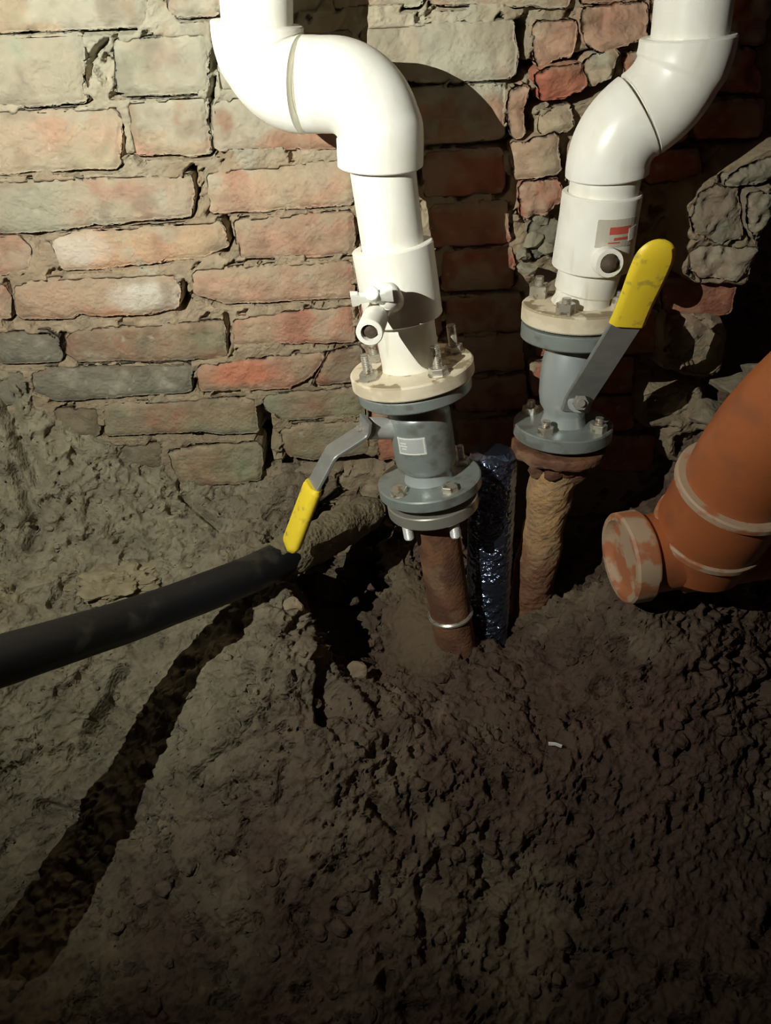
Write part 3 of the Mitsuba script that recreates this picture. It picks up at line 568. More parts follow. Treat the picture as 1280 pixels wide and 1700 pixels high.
CRACKS = [
    ([(-0.418, -0.280), (-0.433, -0.320), (-0.457, -0.350)], 0.008, 0.040),
    ([(-0.336, -0.170), (-0.357, -0.190), (-0.373, -0.200)], 0.006, 0.030),
    ([(-0.511, -0.440), (-0.480, -0.450), (-0.453, -0.470)], 0.006, 0.030),
    ([(-0.148, -0.490), (-0.151, -0.520), (-0.156, -0.530)], 0.004, 0.020),
    ([(-0.093, -0.360), (-0.093, -0.400), (-0.096, -0.440)], 0.008, 0.050),
    ([(-0.165, -0.040), (-0.198, -0.060)], 0.006, 0.030),
    ([(-0.077, -0.030), (-0.109, -0.060)], 0.006, 0.030),
    ([(-0.270, -0.470), (-0.217, -0.450), (-0.172, -0.420)], 0.004, 0.020),
    ([(-0.032, -0.540), (-0.004, -0.570)], 0.005, 0.020),
    ([(-0.579, -0.070), (-0.552, -0.100), (-0.562, -0.130)], 0.008, 0.030),
    ([(-0.336, -0.030), (-0.307, -0.050), (-0.278, -0.070)], 0.005, 0.025),
    ([(-0.583, -0.020), (-0.568, -0.040), (-0.549, -0.060)], 0.010, 0.030),
]
G = np.array(GROUND); surf = RBFInterpolator(G[:, :2], G[:, 2], kernel='thin_plate_spline', smoothing=2e-4)
gx = np.r_[np.arange(-1.2, -.68, .012), np.arange(-.68, .66, .0027), np.arange(.66, 1.2, .012)]
gy = np.r_[np.arange(-1.35, -.80, .010), np.arange(-.80, .036, .0027)]
GX, GY = np.meshgrid(gx, gy); Q = np.stack([GX.ravel(), GY.ravel()], 1); q3 = np.c_[Q, np.zeros(len(Q))]
def ground_base(q):
    q = np.asarray(q, float).reshape(-1, 2)
    cx, cy = np.linspace(-1.25, 1.25, 101), np.linspace(-1.4, .06, 61)
    global _tab
    if '_tab' not in globals():
        A, B = np.meshgrid(cx, cy, indexing='ij'); from scipy.interpolate import RegularGridInterpolator
        _tab = RegularGridInterpolator((cx, cy), surf(np.stack([A.ravel(), B.ravel()], 1)).reshape(A.shape), bounds_error=False, fill_value=None)
    return _tab(q)
z0 = ground_base(Q)
e__ = .004; sx_ = (ground_base(Q + [e__, 0]) - ground_base(Q - [e__, 0])) / (2 * e__); sy_ = (ground_base(Q + [0, e__]) - ground_base(Q - [0, e__])) / (2 * e__)
NG = np.c_[-sx_, -sy_, np.ones(len(Q))]; NG /= np.linalg.norm(NG, axis=1, keepdims=True)
q3 = np.c_[Q, z0]
mud = np.exp(-(((Q[:, 0] - .055) / .062) ** 2 + ((Q[:, 1] + .215) / .085) ** 2) ** 1.6)       # the wet slick by the left pipe's foot
warp = np.c_[fbm(q3 * 9 + 3, 3, 80), fbm(q3 * 9 + 9, 3, 81), fbm(q3 * 9 + 15, 3, 79)] - .5
c1 = np.abs(fbm(q3 * 11 + warp * 1.5, 4, 82) - .5); c2 = fbm(q3 * 34 + warp * 2, 4, 83) - .5; c3 = np.abs(fbm(q3 * 48 + warp * 3, 4, 84) - .5); c4 = fbm(q3 * 130, 3, 85) - .5
left = np.clip((-.05 - Q[:, 0]) / .2, 0, 1) * np.clip((Q[:, 1] + .62) / .3, 0, 1)              # smooth smeared bank on the left, crumbled floor elsewhere
loose = 1 - .3 * left - .35 * np.clip((Q[:, 0] - .10) / .2, 0, 1) - .55 * np.clip((-.36 - Q[:, 1]) / .2, 0, 1)
dz = (-.075 * c1 * loose + .050 * c2 * loose - .038 * c3 * loose + .014 * c4)
pitted = np.clip((fbm(q3 * 42 + 40, 4, 86) - .60) * 10, 0, 1); dz -= .018 * pitted; dz += .004 * (fbm(q3 * 260, 2, 88) - .5)
fiss = np.clip(1 - np.abs(fbm(q3 * 20 + warp * 2.5 + 7, 4, 71) - .5) / .016, 0, 1) * np.clip((fbm(q3 * 13 + 3, 3, 72) - .52) * 9, 0, 1); dz -= .014 * fiss
grit = np.clip((fbm(q3 * 95, 3, 73) - .62) * 8, 0, 1); dz += .0045 * grit
e_ = ((Q[:, 0] + .072) / .060) ** 2 + ((Q[:, 1] + .135) / .125) ** 2 + (c2 + c4) * 1.2; dz -= .095 * np.clip((1.15 - e_) * 2.2, 0, 1)   # the hollow under the buried hose end
dz = dz * (1 - .9 * mud) + mud * .003 * c2
for pts, w, dp in CRACKS:
    ln = LineString(pts); d = shapely.distance(ln, shapely.points(Q + (warp[:, :2]) * .02)); dz -= dp * np.clip(1.5 - d / w, 0, 1) * (.4 + 1.2 * fbm(q3 * 50, 2, 87))
gv = np.c_[Q, z0] + NG * (dz + .010)[:, None]; gz_ = gv[:, 2]
def ground_z(x, y):
    k = np.argmin((gv[:, 0] - x) ** 2 + (gv[:, 1] - y) ** 2); return float(gz_[k])
nx, ny = len(gx), len(gy)
i, j = np.meshgrid(np.arange(ny - 1), np.arange(nx - 1), indexing='ij'); a = i * nx + j
gf = np.vstack([np.stack([a, a + 1, a + nx + 1], -1).reshape(-1, 3), np.stack([a, a + nx + 1, a + nx], -1).reshape(-1, 3)])
def soil_colour(v):
    w = np.c_[v[:, :2], v[:, 2]]
    a, b, c = fbm(w * 8 + 5, 4, 90), fbm(w * 30, 3, 91), fbm(w * 100, 3, 92)
    olive, brown, ochre, red = np.array([.220, .198, .134]), np.array([.090, .059, .042]), np.array([.25, .20, .125]), np.array([.098, .055, .044])
    L = np.clip((.02 - w[:, 0]) / .35, 0, 1) * np.clip((w[:, 1] + .75) / .35, 0, 1); L = np.clip(L + (a - .5) * .8, 0, 1)[:, None]
    col = brown * (1 - L) + olive * L
    o = np.clip((a - .55) * 6, 0, 1)[:, None] * .6; col = col * (1 - o) + ochre * o * (.5 + .5 * L) + col * o * .5 * (1 - L)
    r = np.clip((fbm(w * 6 + 21, 3, 93) - .52) * 6, 0, 1)[:, None] * (1 - L) * .7; col = col * (1 - r) + red * r
    return np.clip(col * (.6 + .8 * b)[:, None] * (.75 + .5 * c)[:, None], .008, .8)
gc = soil_colour(gv); m_ = mud[:, None] * .9; gc = gc * (1 - m_) + np.array([.135, .10, .060]) * m_
scene['ground'] = mikit.ply(trimesh.Trimesh(gv, gf, process=False), 'mat_soil', smooth=True, color=gc)
labels['ground'] = {'kind': 'structure', 'label': 'dug earth sloping from the foot of the brick wall into the pit'}

# loose crumbs of earth all over the bank and the pit: one object, nobody could count them
vs, fs, cs, at_ = [], [], [], 0
protos = [lump((0, 0, 0), 1.0, s, sub=2, squash=(1, .85, .7), rough=.5) for s in range(8)]
for k in range(2600):
    x, y = rng.uniform(-.75, .70), rng.uniform(-.80, -.015)
    if rng.random() > .25 + .75 * noise(np.array([[x * 9, y * 9, 3.0]]), 95)[0]: continue
    if ((x - .055) / .07) ** 2 + ((y + .215) / .095) ** 2 < 1 or (x > -.62 and x < -.05 and abs(y - (-.25 + (x + .2) * 1.7)) < .02 and rng.random() < .5): continue
    r = .0022 + .011 * rng.random() ** 3.2; r *= .6 if x < -.1 and y > -.5 else 1.0
    pm = protos[rng.integers(8)]; ang = rng.uniform(0, 6.28); ca, sa = math.cos(ang), math.sin(ang)
    v = np.array(pm.vertices) * r; v = np.c_[v[:, 0] * ca - v[:, 1] * sa, v[:, 0] * sa + v[:, 1] * ca, v[:, 2]] + [x, y, ground_base([[x, y]])[0] + .010 - .006 * rng.random()]
    iy = np.searchsorted(gy, y); ix = np.searchsorted(gx, x); v[:, 2] += gz_[min(iy, ny - 1) * nx + min(ix, nx - 1)] - ground_base([[x, y]])[0] - .010 + r * .3
    vs.append(v); fs.append(pm.faces + at_); at_ += len(v)
cv = np.vstack(vs)
scene['earth_crumbs'] = mikit.ply(trimesh.Trimesh(cv, np.vstack(fs), process=False), 'mat_soil', smooth=True, color=soil_colour(cv))
labels['earth_crumbs'] = {'kind': 'stuff', 'label': 'loose crumbs and clods of dark earth scattered over the bank and pit', 'category': 'earth'}

# ------------------------------------------------------------------ left white pipe: riser, two elbows, socket with a drain cock, flange
dn = unit(P['l_axis_b'] - P['l_axis_a'])                            # down the leaning left stack
def on_left(k): return P['l_' + k]
t = thing('drain_pipe', 'brightly lit white plastic pipe with a double right-angled bend above the left valve', 'pipe')
part(t, 'riser', tube(smooth_path([P['l_riser_top'], P['l_collar_top'], P['l_riser_low']], .1), .0375), 'mat_pvc')
def elbow(points, rad, rb, rc, n=56, lead=.030, tail=.030, lip=.004, inner=.036, ra=None, rz_=None, seam0=False, seam1=False):
    ra, rz_ = ra or rc, rz_ or rc
    path = smooth_path(points, rad, .003); L = np.linalg.norm(np.diff(path, axis=0), axis=1).sum()
    def r(s):
        a = rb + (ra - rb) * (1 - np.clip((s - lead) / .006, 0, 1)); b = rb + (rz_ - rb) * np.clip((s - (L - tail)) / .006, 0, 1); return float(max(a, b))
    ex = [(0.0, inner), (0.0005, inner), (0.0008, ra - lip * .4), (0.0022, ra), (L - .0022, rz_), (L - .0008, rz_ - lip * .4), (L - .0005, inner), (L, inner)]
    if seam0: ex[2] = (.0007, ra - .0006); ex[3] = (.0012, ra)
    if seam1: ex[4] = (L - .0012, rz_); ex[5] = (L - .0007, rz_ - .0006)
    return tube(path, r, n, extra=ex)
gap = unit(P['l_c2'] - P['l_c1']) * .0003
part(t, 'elbow', elbow([P['l_collar_top'], P['l_c1'], P['l_seam'] - gap], .052, .0470, .0480, tail=.012, ra=.0485, rz_=.0472, seam1=True), 'mat_pvc')
part(t, 'elbow', elbow([P['l_seam'] + gap, P['l_c2'], P['l_collar_low']], .051, .0460, .0478, lead=.012, tail=.045, ra=.0465, seam0=True), 'mat_pvc')
part(t, 'pipe', tube(np.linspace(P['l_collar_low'] + [0, 0, .02], on_left('sock_t') + dn * .03, 12), .0368), 'mat_pvc')
s0, s1 = on_left('sock_t'), on_left('sock_b'); L = np.linalg.norm(s1 - s0)
part(t, 'socket', lathe_at([(.0375, .0), (.0470, 0), (.0482, .0012), (.0482, L - .0012), (.0470, L), (.0375, L), (.0375, 0)], s0, s1 - s0), 'mat_pvc')
part(t, 'neck', lathe_at([(0, 0), (.0370, 0), (.0370, .060), (.0375, .066), (.0395, .069), (0, .069)], s1 - dn * .006, dn), 'mat_pvc')
fl_l = on_left('fl_t')
part(t, 'flange', lathe_at(disc(.0790, .0190, .0022), fl_l, dn, 96), 'mat_pvc_flange', label='round plastic flange smeared with mud')
frame_l = basis(dn)
yl = unit(np.array([0, -1.0, 0]) - np.dot([0, -1.0, 0], dn) * dn); xl = np.cross(yl, dn); xl = xl if xl[0] > 0 else -xl
def ring_l(angle, r): return xl * math.cos(math.radians(angle)) * r + yl * math.sin(math.radians(angle)) * r
for ang, hgt in ((152, .030), (58, .034), (-20, .034), (-140, .022)):
    b0 = fl_l + ring_l(ang, .0605)
    k = part(t, 'stud', placed(stud(.0062, hgt + .006), b0 + dn * .004, -dn), 'mat_bolt', smooth=30, label='threaded zinc stud standing out of the flange')
    part(k, 'nut', placed(hexprism(.0120, .0095), b0, -dn, up=ring_l(ang + 12, 1)), 'mat_bolt', smooth=False)
    part(k, 'washer', placed(lathe([(0, 0), (.0135, 0), (.0135, .0016), (0, .0016)], 32), b0 + dn * .0004, -dn), 'mat_bolt')
# the drain cock: a boss out of the socket, its winged tap, a spout that points down at the viewer
k = part(t, 'drain_cock', join(rod(P['l_boss_in'], P['l_boss_out'], .0135), rod(P['l_boss_out'] + [.006, .01, -.004], P['l_spout_a'], .0120), lump(P['l_boss_out'] + [.003, .004, 0], .0145, 5, sub=3, rough=.06)), 'mat_pvc', label='small white plastic drain cock')
sp0, sp1 = P['l_spout_a'] + [0, 0, .004], P['l_spout_b']; Ls = np.linalg.norm(sp1 - sp0)
part(k, 'spout', lathe_at([(0, 0), (.0120, 0), (.0120, Ls * .35), (.0142, Ls * .42), (.0146, Ls - .001), (.0138, Ls), (.0092, Ls), (.0090, Ls - .022), (0, Ls - .022)], sp0, sp1 - sp0, 40), 'mat_pvc', label='open round spout')
part(k, 'mud_plug', lump(sp1 - unit(sp1 - sp0) * .010, .0088, 9, sub=3, squash=(1, 1, 1), rough=.2), 'mat_mud', label='dark mud inside the spout')
wa, wb = P['l_wing_a'], P['l_wing_b']; wc = (wa + wb) / 2; wd = wb - wa
wing = bar(np.linspace(wa, wb, 25), (0, -.5, 1), .0130, .0075, .0015)
wv = np.array(wing.vertices); sx = (wv - wc) @ unit(wd) / (np.linalg.norm(wd) / 2); up_ = unit(np.cross(np.cross(wd, [0, -.5, 1]), wd)); hh = (wv - wc) @ up_
wv += np.outer(hh * (.55 * np.abs(sx) ** 1.5 - .25 * (np.abs(sx) < .6)), up_); wing.vertices = wv
part(k, 'wing_handle', join(wing, rod(wc + [0, -.006, .006], wc + [.004, .03, -.016], .0075)), 'mat_pvc', label='winged tap key')

# ------------------------------------------------------------------ left ball valve
def flange_bolts(): pass
t = thing('ball_valve', 'grey steel flanged ball valve whose lever hangs down to the left with a yellow grip', 'valve')
v0 = fl_l + dn * .0222; H = lambda name: float((on_left(name) - v0) @ dn)
gz0 = -.0032
part(t, 'gasket', lathe_at(disc(.0660, max(.003, -gz0 + .001), .0003), v0 + dn * gz0, dn), 'mat_black_rubber', label='thin black gasket')
part(t, 'flange', lathe_at(disc(.0735, .0155, .0018), v0, dn, 96), 'mat_valve')
hb, ht = H('lf_t'), .0155
part(t, 'body', lathe_at([(0, ht - .002), (.032, ht - .002), (.032, ht + .012), (.0405, ht + .024), (.0415, ht + .030), (.0415, hb - .030), (.0395, hb - .021), (.0300, hb - .014), (.0300, hb + .002), (0, hb + .002)], v0, dn, 80), 'mat_valve')
part(t, 'neck_ring', lathe_at([(.0285, hb - .0145), (.0305, hb - .0145), (.0312, hb - .009), (.0330, hb - .002), (.0345, hb + .001), (.0285, hb + .001), (.0285, hb - .0145)], v0, dn, 64), 'mat_valve_shiny', label='bright ring where the body meets the lower flange')
part(t, 'flange', lathe_at(disc(.0715, .0165, .0018), v0 + dn * hb, dn, 96), 'mat_valve')
for ang in (140, 62, -28, -118):
    b0 = v0 + dn * hb + ring_l(ang, .0545)
    k = part(t, 'bolt', placed(hexprism(.0115, .0085), b0 + dn * .0004, -dn, up=ring_l(ang + 25, 1)), 'mat_bolt', smooth=False)
    part(k, 'washer', placed(lathe([(0, 0), (.0125, 0), (.0125, .0014), (0, .0014)], 32), b0 + dn * .0006, -dn), 'mat_bolt')
    e0 = v0 + dn * (H('rf_t') + .016) + ring_l(ang, .0515)
    part(k, 'thread_end', placed(stud(.0074, .027 if ang in (140, 62) else .020), e0, dn), 'mat_zinc', smooth=30)
    if ang == -28: part(k, 'stud_end', placed(stud(.0055, .020), b0 - dn * .007, -dn), 'mat_bolt', smooth=30)
part(t, 'stem', lathe_at([(0, 0), (.0115, 0), (.0115, .012), (.0140, .013), (.0145, .016), (.0145, np.linalg.norm(P['l_stem_out'] - P['l_stem_in']) - .006), (.0135, np.linalg.norm(P['l_stem_out'] - P['l_stem_in']) - .004), (0, np.linalg.norm(P['l_stem_out'] - P['l_stem_in']) - .004)], P['l_stem_in'], P['l_stem_out'] - P['l_stem_in'], 40), 'mat_zinc', label='short bright stem on the side of the body')
wdl = unit(np.cross(P['l_lev1'] - P['l_lev0'], P['l_lev3'] - P['l_lev2'])); wdl = wdl if wdl[1] < 0 else -wdl
for _k in ('l_lev1', 'l_lev2', 'l_lev3'): P[_k] = P[_k] + wdl * .011
lv = smooth_path([P['l_lev0'] + wdl * .008 + [.0015, 0, .014], P['l_lev0'] + wdl * .008 + [-.0015, -.001, -.004], P['l_lev1'], P['l_lev2'], P['l_lev2'] * .5 + P['l_lev3'] * .5], .012, .003)
k = part(t, 'lever', bar(lv, wdl, .032, .0055), 'mat_lever', label='flat grey lever bent outwards')
ga, gb = P['l_lev2'], P['l_lev3']
part(k, 'grip', bar(np.linspace(ga - unit(gb - ga) * .002, gb, 40), wdl, .0370, .0180, .0060, scale=lambda s: (1 if s < .86 else math.sqrt(max(.02, 1 - ((s - .86) / .145) ** 2))) * (1 if s > .03 else .93)), 'mat_yellow', smooth=50, label='yellow plastic sleeve')
part(k, 'lever_nut', placed(join(hexprism(.0085, .006), stud(.0042, .012)), P['l_stem_out'] + unit(P['l_stem_out'] - P['l_stem_in']) * .001, P['l_stem_out'] - P['l_stem_in']), 'mat_bolt', smooth=False)
def plate(center, normal, up, w, h, th, radius=None, n=10, z=0.0):
    """A thin sheet, curved round a cylinder of the given radius if there is one."""
    N = unit(normal); Uv = unit(np.asarray(up, float) - np.dot(up, N) * N); X = np.cross(Uv, N); s = np.linspace(-w / 2, w / 2, n + 1); pts = []
    for off in (z, z + th):
        for y in (-h / 2, h / 2):
            for a in s:
                ph = a / radius if radius else 0; pts.append(center + (X * (math.sin(ph) * (radius + off)) + N * ((radius + off) * math.cos(ph) - radius) if radius else X * a + N * off) + Uv * y)
    m = n + 1; f = []
    for i in range(n):
        f += [(2 * m + i, 2 * m + i + 1, 3 * m + i + 1), (2 * m + i, 3 * m + i + 1, 3 * m + i), (i, m + i + 1, i + 1), (i, m + i, m + i + 1), (i, i + 1, 2 * m + i + 1), (i, 2 * m + i + 1, 2 * m + i), (m + i, 3 * m + i + 1, m + i + 1), (m + i, 3 * m + i, 3 * m + i + 1)]
    f += [(0, 2 * m, 3 * m), (0, 3 * m, m), (n, m + n, 3 * m + n), (n, 3 * m + n, 2 * m + n)]
    return trimesh.Trimesh(np.array(pts), f, process=False)
axp = v0 + dn * float((P['l_label'] - v0) @ dn); nl = unit(-.42 * xl + yl)
k = part(t, 'label_plate', plate(axp + nl * .0415, nl, -dn, .040, .024, .0006, .0415), 'mat_paper', smooth=False, label='small silver label on the valve body')
fr = []
for dx, dy, w_, h_ in ((0, .0110, .039, .0016), (0, -.0110, .039, .0016), (-.0187, 0, .0016, .0236), (.0187, 0, .0016, .0236), (-.0105, .004, .009, .0014), (-.0105, 0, .011, .0014), (-.0105, -.004, .007, .0014)):
    nn = unit(nl + np.cross(-dn, nl) * (dx / .0415)); fr.append(plate(axp + nn * .0415 - dn * dy, nn, -dn, w_, h_, .0005, .0415, z=.0006))
part(k, 'border', join(*fr), 'mat_paper_white', smooth=False)

# ------------------------------------------------------------------ left rusty pipe
t = thing('steel_pipe', 'rusty brown steel pipe rising from the wet mud below the left valve', 'pipe')
r0 = on_left('rf_t')
part(t, 'flange', lathe_at(disc(.0640, .0180, .0016), r0, dn, 96), 'mat_bare_steel', label='bright machined steel flange')
part(t, 'pipe', tube(np.linspace(r0 + dn * .012, on_left('bot'), 30), .0312), 'mat_rust')
part(t, 'weld_bead', lathe_at([(.030, -.004), (.0325, -.0035), (.0348, -.001), (.0345, .002), (.0325, .004), (.030, .004), (.030, -.004)], on_left('weld'), dn, 64), 'mat_bolt', label='shiny weld ring near the foot of the pipe')

# ------------------------------------------------------------------ right white pipe
t = thing('drain_pipe', 'white plastic pipe with a diagonal offset bend above the right valve', 'pipe')
SR, OR = 1.095, P['r_fl_t']                                     # the right stack's sizes are the left one's, given at this ratio
R_ = lambda k: OR + (P['r_' + k] - OR) / SR
def rpart(parent, name, mesh, m, smooth=35, label=None):
    mesh = mesh.copy(); mesh.vertices = OR + (np.array(mesh.vertices) - OR) * SR; return part(parent, name, mesh, m, smooth, label)
rpart(t, 'riser', tube(np.linspace(R_('riser_top'), R_('riser_low'), 10), .0378), 'mat_pvc')
gp = unit(R_('c2') - R_('c1')) * .0007
rpart(t, 'elbow', elbow([R_('collar_top'), R_('c1'), R_('seam') - gp], .075, .0452, .0475, lead=.028, tail=.004, inner=.039, rz_=.0450, seam1=True), 'mat_pvc')
rpart(t, 'elbow', elbow([R_('seam') + gp, R_('c2'), R_('collar_low')], .075, .0445, .0448, lead=.004, tail=.016, inner=.039, ra=.0450, seam0=True), 'mat_pvc')
rpart(t, 'pipe', tube(np.linspace(R_('collar_low') + [0, 0, .01], R_('sock_t') - [0, 0, .02], 6), .0382), 'mat_pvc')
s0, s1 = R_('sock_t'), R_('sock_b'); dd = unit(s1 - s0); L = np.linalg.norm(s1 - s0)
rpart(t, 'socket', lathe_at([(.0385, 0), (.0430, 0), (.0442, .0012), (.0442, L * .3), (.0462, L - .0012), (.0450, L), (.0365, L), (.0385, 0)], s0, dd), 'mat_pvc')
rpart(t, 'neck', lathe_at([(0, 0), (.0365, 0), (.0360, .034), (.0330, .0365), (.0330, .044), (.036, .052), (0, .052)], s1 - dd * .004, R_('neck') - s1), 'mat_pvc')
dnr = unit(R_('lf_t') - R_('fl_t')); flr = R_('fl_t')
yr = unit(np.array([0, -1.0, 0]) - np.dot([0, -1.0, 0], dnr) * dnr); xr = np.cross(yr, dnr); xr = xr if xr[0] > 0 else -xr
def ring_r(a, r): return xr * math.cos(math.radians(a)) * r + yr * math.sin(math.radians(a)) * r
rpart(t, 'flange', lathe_at(disc(.0650, .0210, .002), flr, dnr, 96), 'mat_pvc_flange', label='thick plastic flange with a rust stain')
for ang, hgt in ((118, .008), (-145, .016), (20, .008)):
    b0 = flr + ring_r(ang, .0500)
    k = rpart(t, 'bolt', placed(hexprism(.0115, .010 + hgt * .3), b0, -dnr, up=ring_r(ang + 20, 1)), 'mat_bolt', smooth=False, label='dirty hexagonal nut')
    rpart(k, 'thread_end', placed(stud(.0058, hgt + .010), b0, -dnr), 'mat_bolt', smooth=30)
k = rpart(t, 'outlet', lathe_at([(0, 0), (.0150, 0), (.0150, .030), (.0158, .031), (.0158, .048), (.0150, .0495), (.0105, .0495), (.0100, .030), (0, .030)], R_('boss_in') + (R_('boss_in') - R_('boss_out')) * .1, R_('boss_out') - R_('boss_in'), 40), 'mat_pvc', label='short open outlet pointing at the viewer')
rpart(k, 'mud_plug', lump(R_('boss_out') - unit(R_('boss_out') - R_('boss_in')) * .004, .0102, 19, sub=3, rough=.2), 'mat_mud', label='dark mud inside the outlet')
sc = s0 + dd * float((R_('sticker') - s0) @ dd); ns = unit([.28, -1, 0.0])
k = rpart(t, 'sticker', plate(sc + ns * .0452 + ns * 0, ns, -dd, .050, .030, .0004, .0452), 'mat_paper_grey', smooth=False, label='torn greyish sticker with red print')
for a_, b_, w_, h_ in ((.002, .003, .026, .008), (.004, -.006, .018, .003), (-.004, -.010, .014, .0016)):
    n2_ = unit(ns + np.cross(-dd, ns) * (a_ / .0452)); rpart(k, 'red_print', plate(sc + n2_ * .0452 - dd * b_, n2_, -dd, w_, h_, .0003, .0452, z=.0004), 'mat_red_print', smooth=False)
n2_ = unit(ns + np.cross(-dd, ns) * (.021 / .0452)); rpart(k, 'white_tag', plate(sc + n2_ * .0456 - dd * -.002, n2_, -dd + .15 * np.cross(dd, n2_), .013, .014, .0004, .0452, z=.0006), 'mat_paper_white', smooth=False)

# ------------------------------------------------------------------ right ball valve
t = thing('ball_valve', 'grey steel ball valve with its yellow gripped lever standing up to the right', 'valve')
v0 = flr + dnr * .0242; Hr = lambda name: float((R_(name) - v0) @ dnr)
g0 = -.0032
rpart(t, 'gasket', lathe_at(disc(.0560, max(.003, -g0 + .001), .0003), v0 + dnr * g0, dnr), 'mat_black_rubber', label='thin black gasket')
rpart(t, 'flange', lathe_at(disc(.0640, .0180, .0016), v0, dnr, 96), 'mat_valve')
hb = Hr('lf_t')
rpart(t, 'body', lathe_at([(0, .016), (.0300, .016), (.0300, .026), (.0315, .034), (.0345, .050), (.0355, .066), (.0350, hb - .040), (.0325, hb - .026), (.0270, hb - .018), (.0262, hb - .010), (.0290, hb + .001), (0, hb + .001)], v0, dnr, 80), 'mat_valve_shiny', label='bulging grey blue body')
rpart(t, 'flange', lathe_at(disc(.0640, .0180, .0016), v0 + dnr * hb, dnr, 96), 'mat_valve')
for ang in (130, 40, -50, -140):
    b0 = v0 + dnr * hb + ring_r(ang, .0490)
    k = rpart(t, 'bolt', placed(hexprism(.0110, .010), b0 + dnr * .0004, -dnr, up=ring_r(ang + 40, 1)), 'mat_bolt', smooth=False)
    rpart(k, 'thread_end', placed(stud(.0056, .012), b0 - dnr * .006, -dnr), 'mat_bolt', smooth=30)
so, si = R_('stem_out'), R_('stem_in')
rpart(t, 'stem', rod(si, so + (si - so) * .05, .0135), 'mat_valve_shiny', label='stem on the front of the body')
wdr = unit([1.0, .12, -.30])
lv = smooth_path([R_('lev0') + [-.003, .0, -.012], R_('lev0') + [0, 0, .004], R_('lev1') + [.002, .014, 0], R_('lev2'), R_('lev2') * .5 + R_('lev3') * .5], .014, .003)
k = rpart(t, 'lever', bar(lv, wdr, .0370, .0056), 'mat_lever', label='flat grey lever bent towards the viewer')
ga, gb = R_('lev2'), R_('lev3')
rpart(k, 'grip', bar(np.linspace(ga - unit(gb - ga) * .004, gb + unit(gb - ga) * .004, 44), wdr, .0420, .0150, .0062, scale=lambda s: (1 if s < .80 else math.sqrt(max(.03, 1 - ((s - .80) / .205) ** 2))) * (1 - .03 * math.sin(s * 7) * (s < .8))), 'mat_yellow', smooth=50, label='worn yellow plastic sleeve')
nd = unit(so - si)
rpart(k, 'lever_nut', placed(join(hexprism(.0100, .007), stud(.0050, .013)), so + nd * .004, nd), 'mat_bare_steel', smooth=False, label='shiny lock nut')

# ------------------------------------------------------------------ right rusty pipe
t = thing('steel_pipe', 'crusted, clay coloured steel pipe below the right valve', 'pipe')
r0 = R_('rf_t')
fm = lathe_at(disc(.0630, .0160, .003), r0, dnr, 96).subdivide(); vv = np.array(fm.vertices); vv += (fbm(vv * 70, 3, 110) - .5)[:, None] * .006; fm.vertices = vv
rpart(t, 'flange', fm, 'mat_rust', label='badly rusted flange')
path = smooth_path([r0 + dnr * .010, R_('mid'), R_('bot'), R_('bot') + [-.006, 0, -.07]], .05, .004)
pm = tube(path, lambda s: .0305 + .0015 * math.sin(s * 40), 64); vv = np.array(pm.vertices); pm.vertices = vv + pm.vertex_normals * ((fbm(vv * 45, 4, 111) - .5) * .011)[:, None]
rpart(t, 'pipe', pm, 'mat_rust_crust', smooth=True)
for k in range(4):
    a = (75, 110, 150, 50)[k]; rpart(t, 'rust_flake', lump(r0 + dnr * (.024 + .004 * k) + ring_r(a, .034), .013, 120 + k, sub=2, squash=(1, .6, 1.3)), 'mat_rust', smooth=True)

# ------------------------------------------------------------------ the black wrapped pipe between them
t = thing('wrapped_pipe', 'black pipe wrapped in wrinkled shiny film between the two rusty pipes', 'pipe')
wp = np.linspace(P['wrap_bot'], P['wrap_top'], 300); ln_ = np.linalg.norm(wp[-1] - wp[0])
pm = tube(wp, lambda s: .0345 * (1 - .35 * max(0, (s - ln_ + .012) / .012) ** 2), 220); vv = np.array(pm.vertices)
nv_ = np.array(pm.vertex_normals); amp = .25 + .95 * np.clip((nv_ @ unit([-.05, -1, 0]) - .70) * 6, 0, 1) * np.clip((fbm(vv * 24 + 3, 3, 132) - .34) * 9, 0, 1)
wr = np.abs(fbm(np.c_[vv[:, 0] * 62, vv[:, 1] * 62, vv[:, 2] * 85], 3, 130) - .5); w2 = fbm(vv * np.array([150, 150, 190]), 3, 131) - .5
pm.vertices = vv + pm.vertex_normals * (amp * ((-.5 * wr + .10) * .026 + w2 * .0085))[:, None]
part(t, 'film', pm, 'mat_film', smooth=True)

# ------------------------------------------------------------------ the black hose on the left
t = thing('hose', 'thick black plastic hose running out of the bank towards the lower left', 'hose')
hp = [P['hose0'], P['hose1'], P['hose2'], P['hose3'], P['hose4'] - [0, 0, .012], np.array([-.03, -.045, .165])]
hp = smooth_path(hp, .3, .006)
hm = tube(hp, .0262, 56); vv = np.array(hm.vertices); hm.vertices = vv + hm.vertex_normals * ((fbm(vv * 12, 3, 140) - .5) * .003)[:, None]
part(t, 'tube', hm, 'mat_hose', smooth=True)
s = np.linspace(0, 1, 60); crust = hp[hp[:, 0] > -.172]
cm = tube(crust, lambda a: .0190 + .0105 * min(1, a / .05), 40); vv = np.array(cm.vertices); cm.vertices = vv + cm.vertex_normals * ((fbm(vv * 32, 4, 141) - .42) * .020)[:, None]
part(t, 'dirt_crust', cm, 'mat_soil', smooth=True, color=np.tile([.17, .145, .09], (len(vv), 1)) * (.6 + .8 * fbm(vv * 50, 3, 142))[:, None], label='crust of grey earth on the buried end')

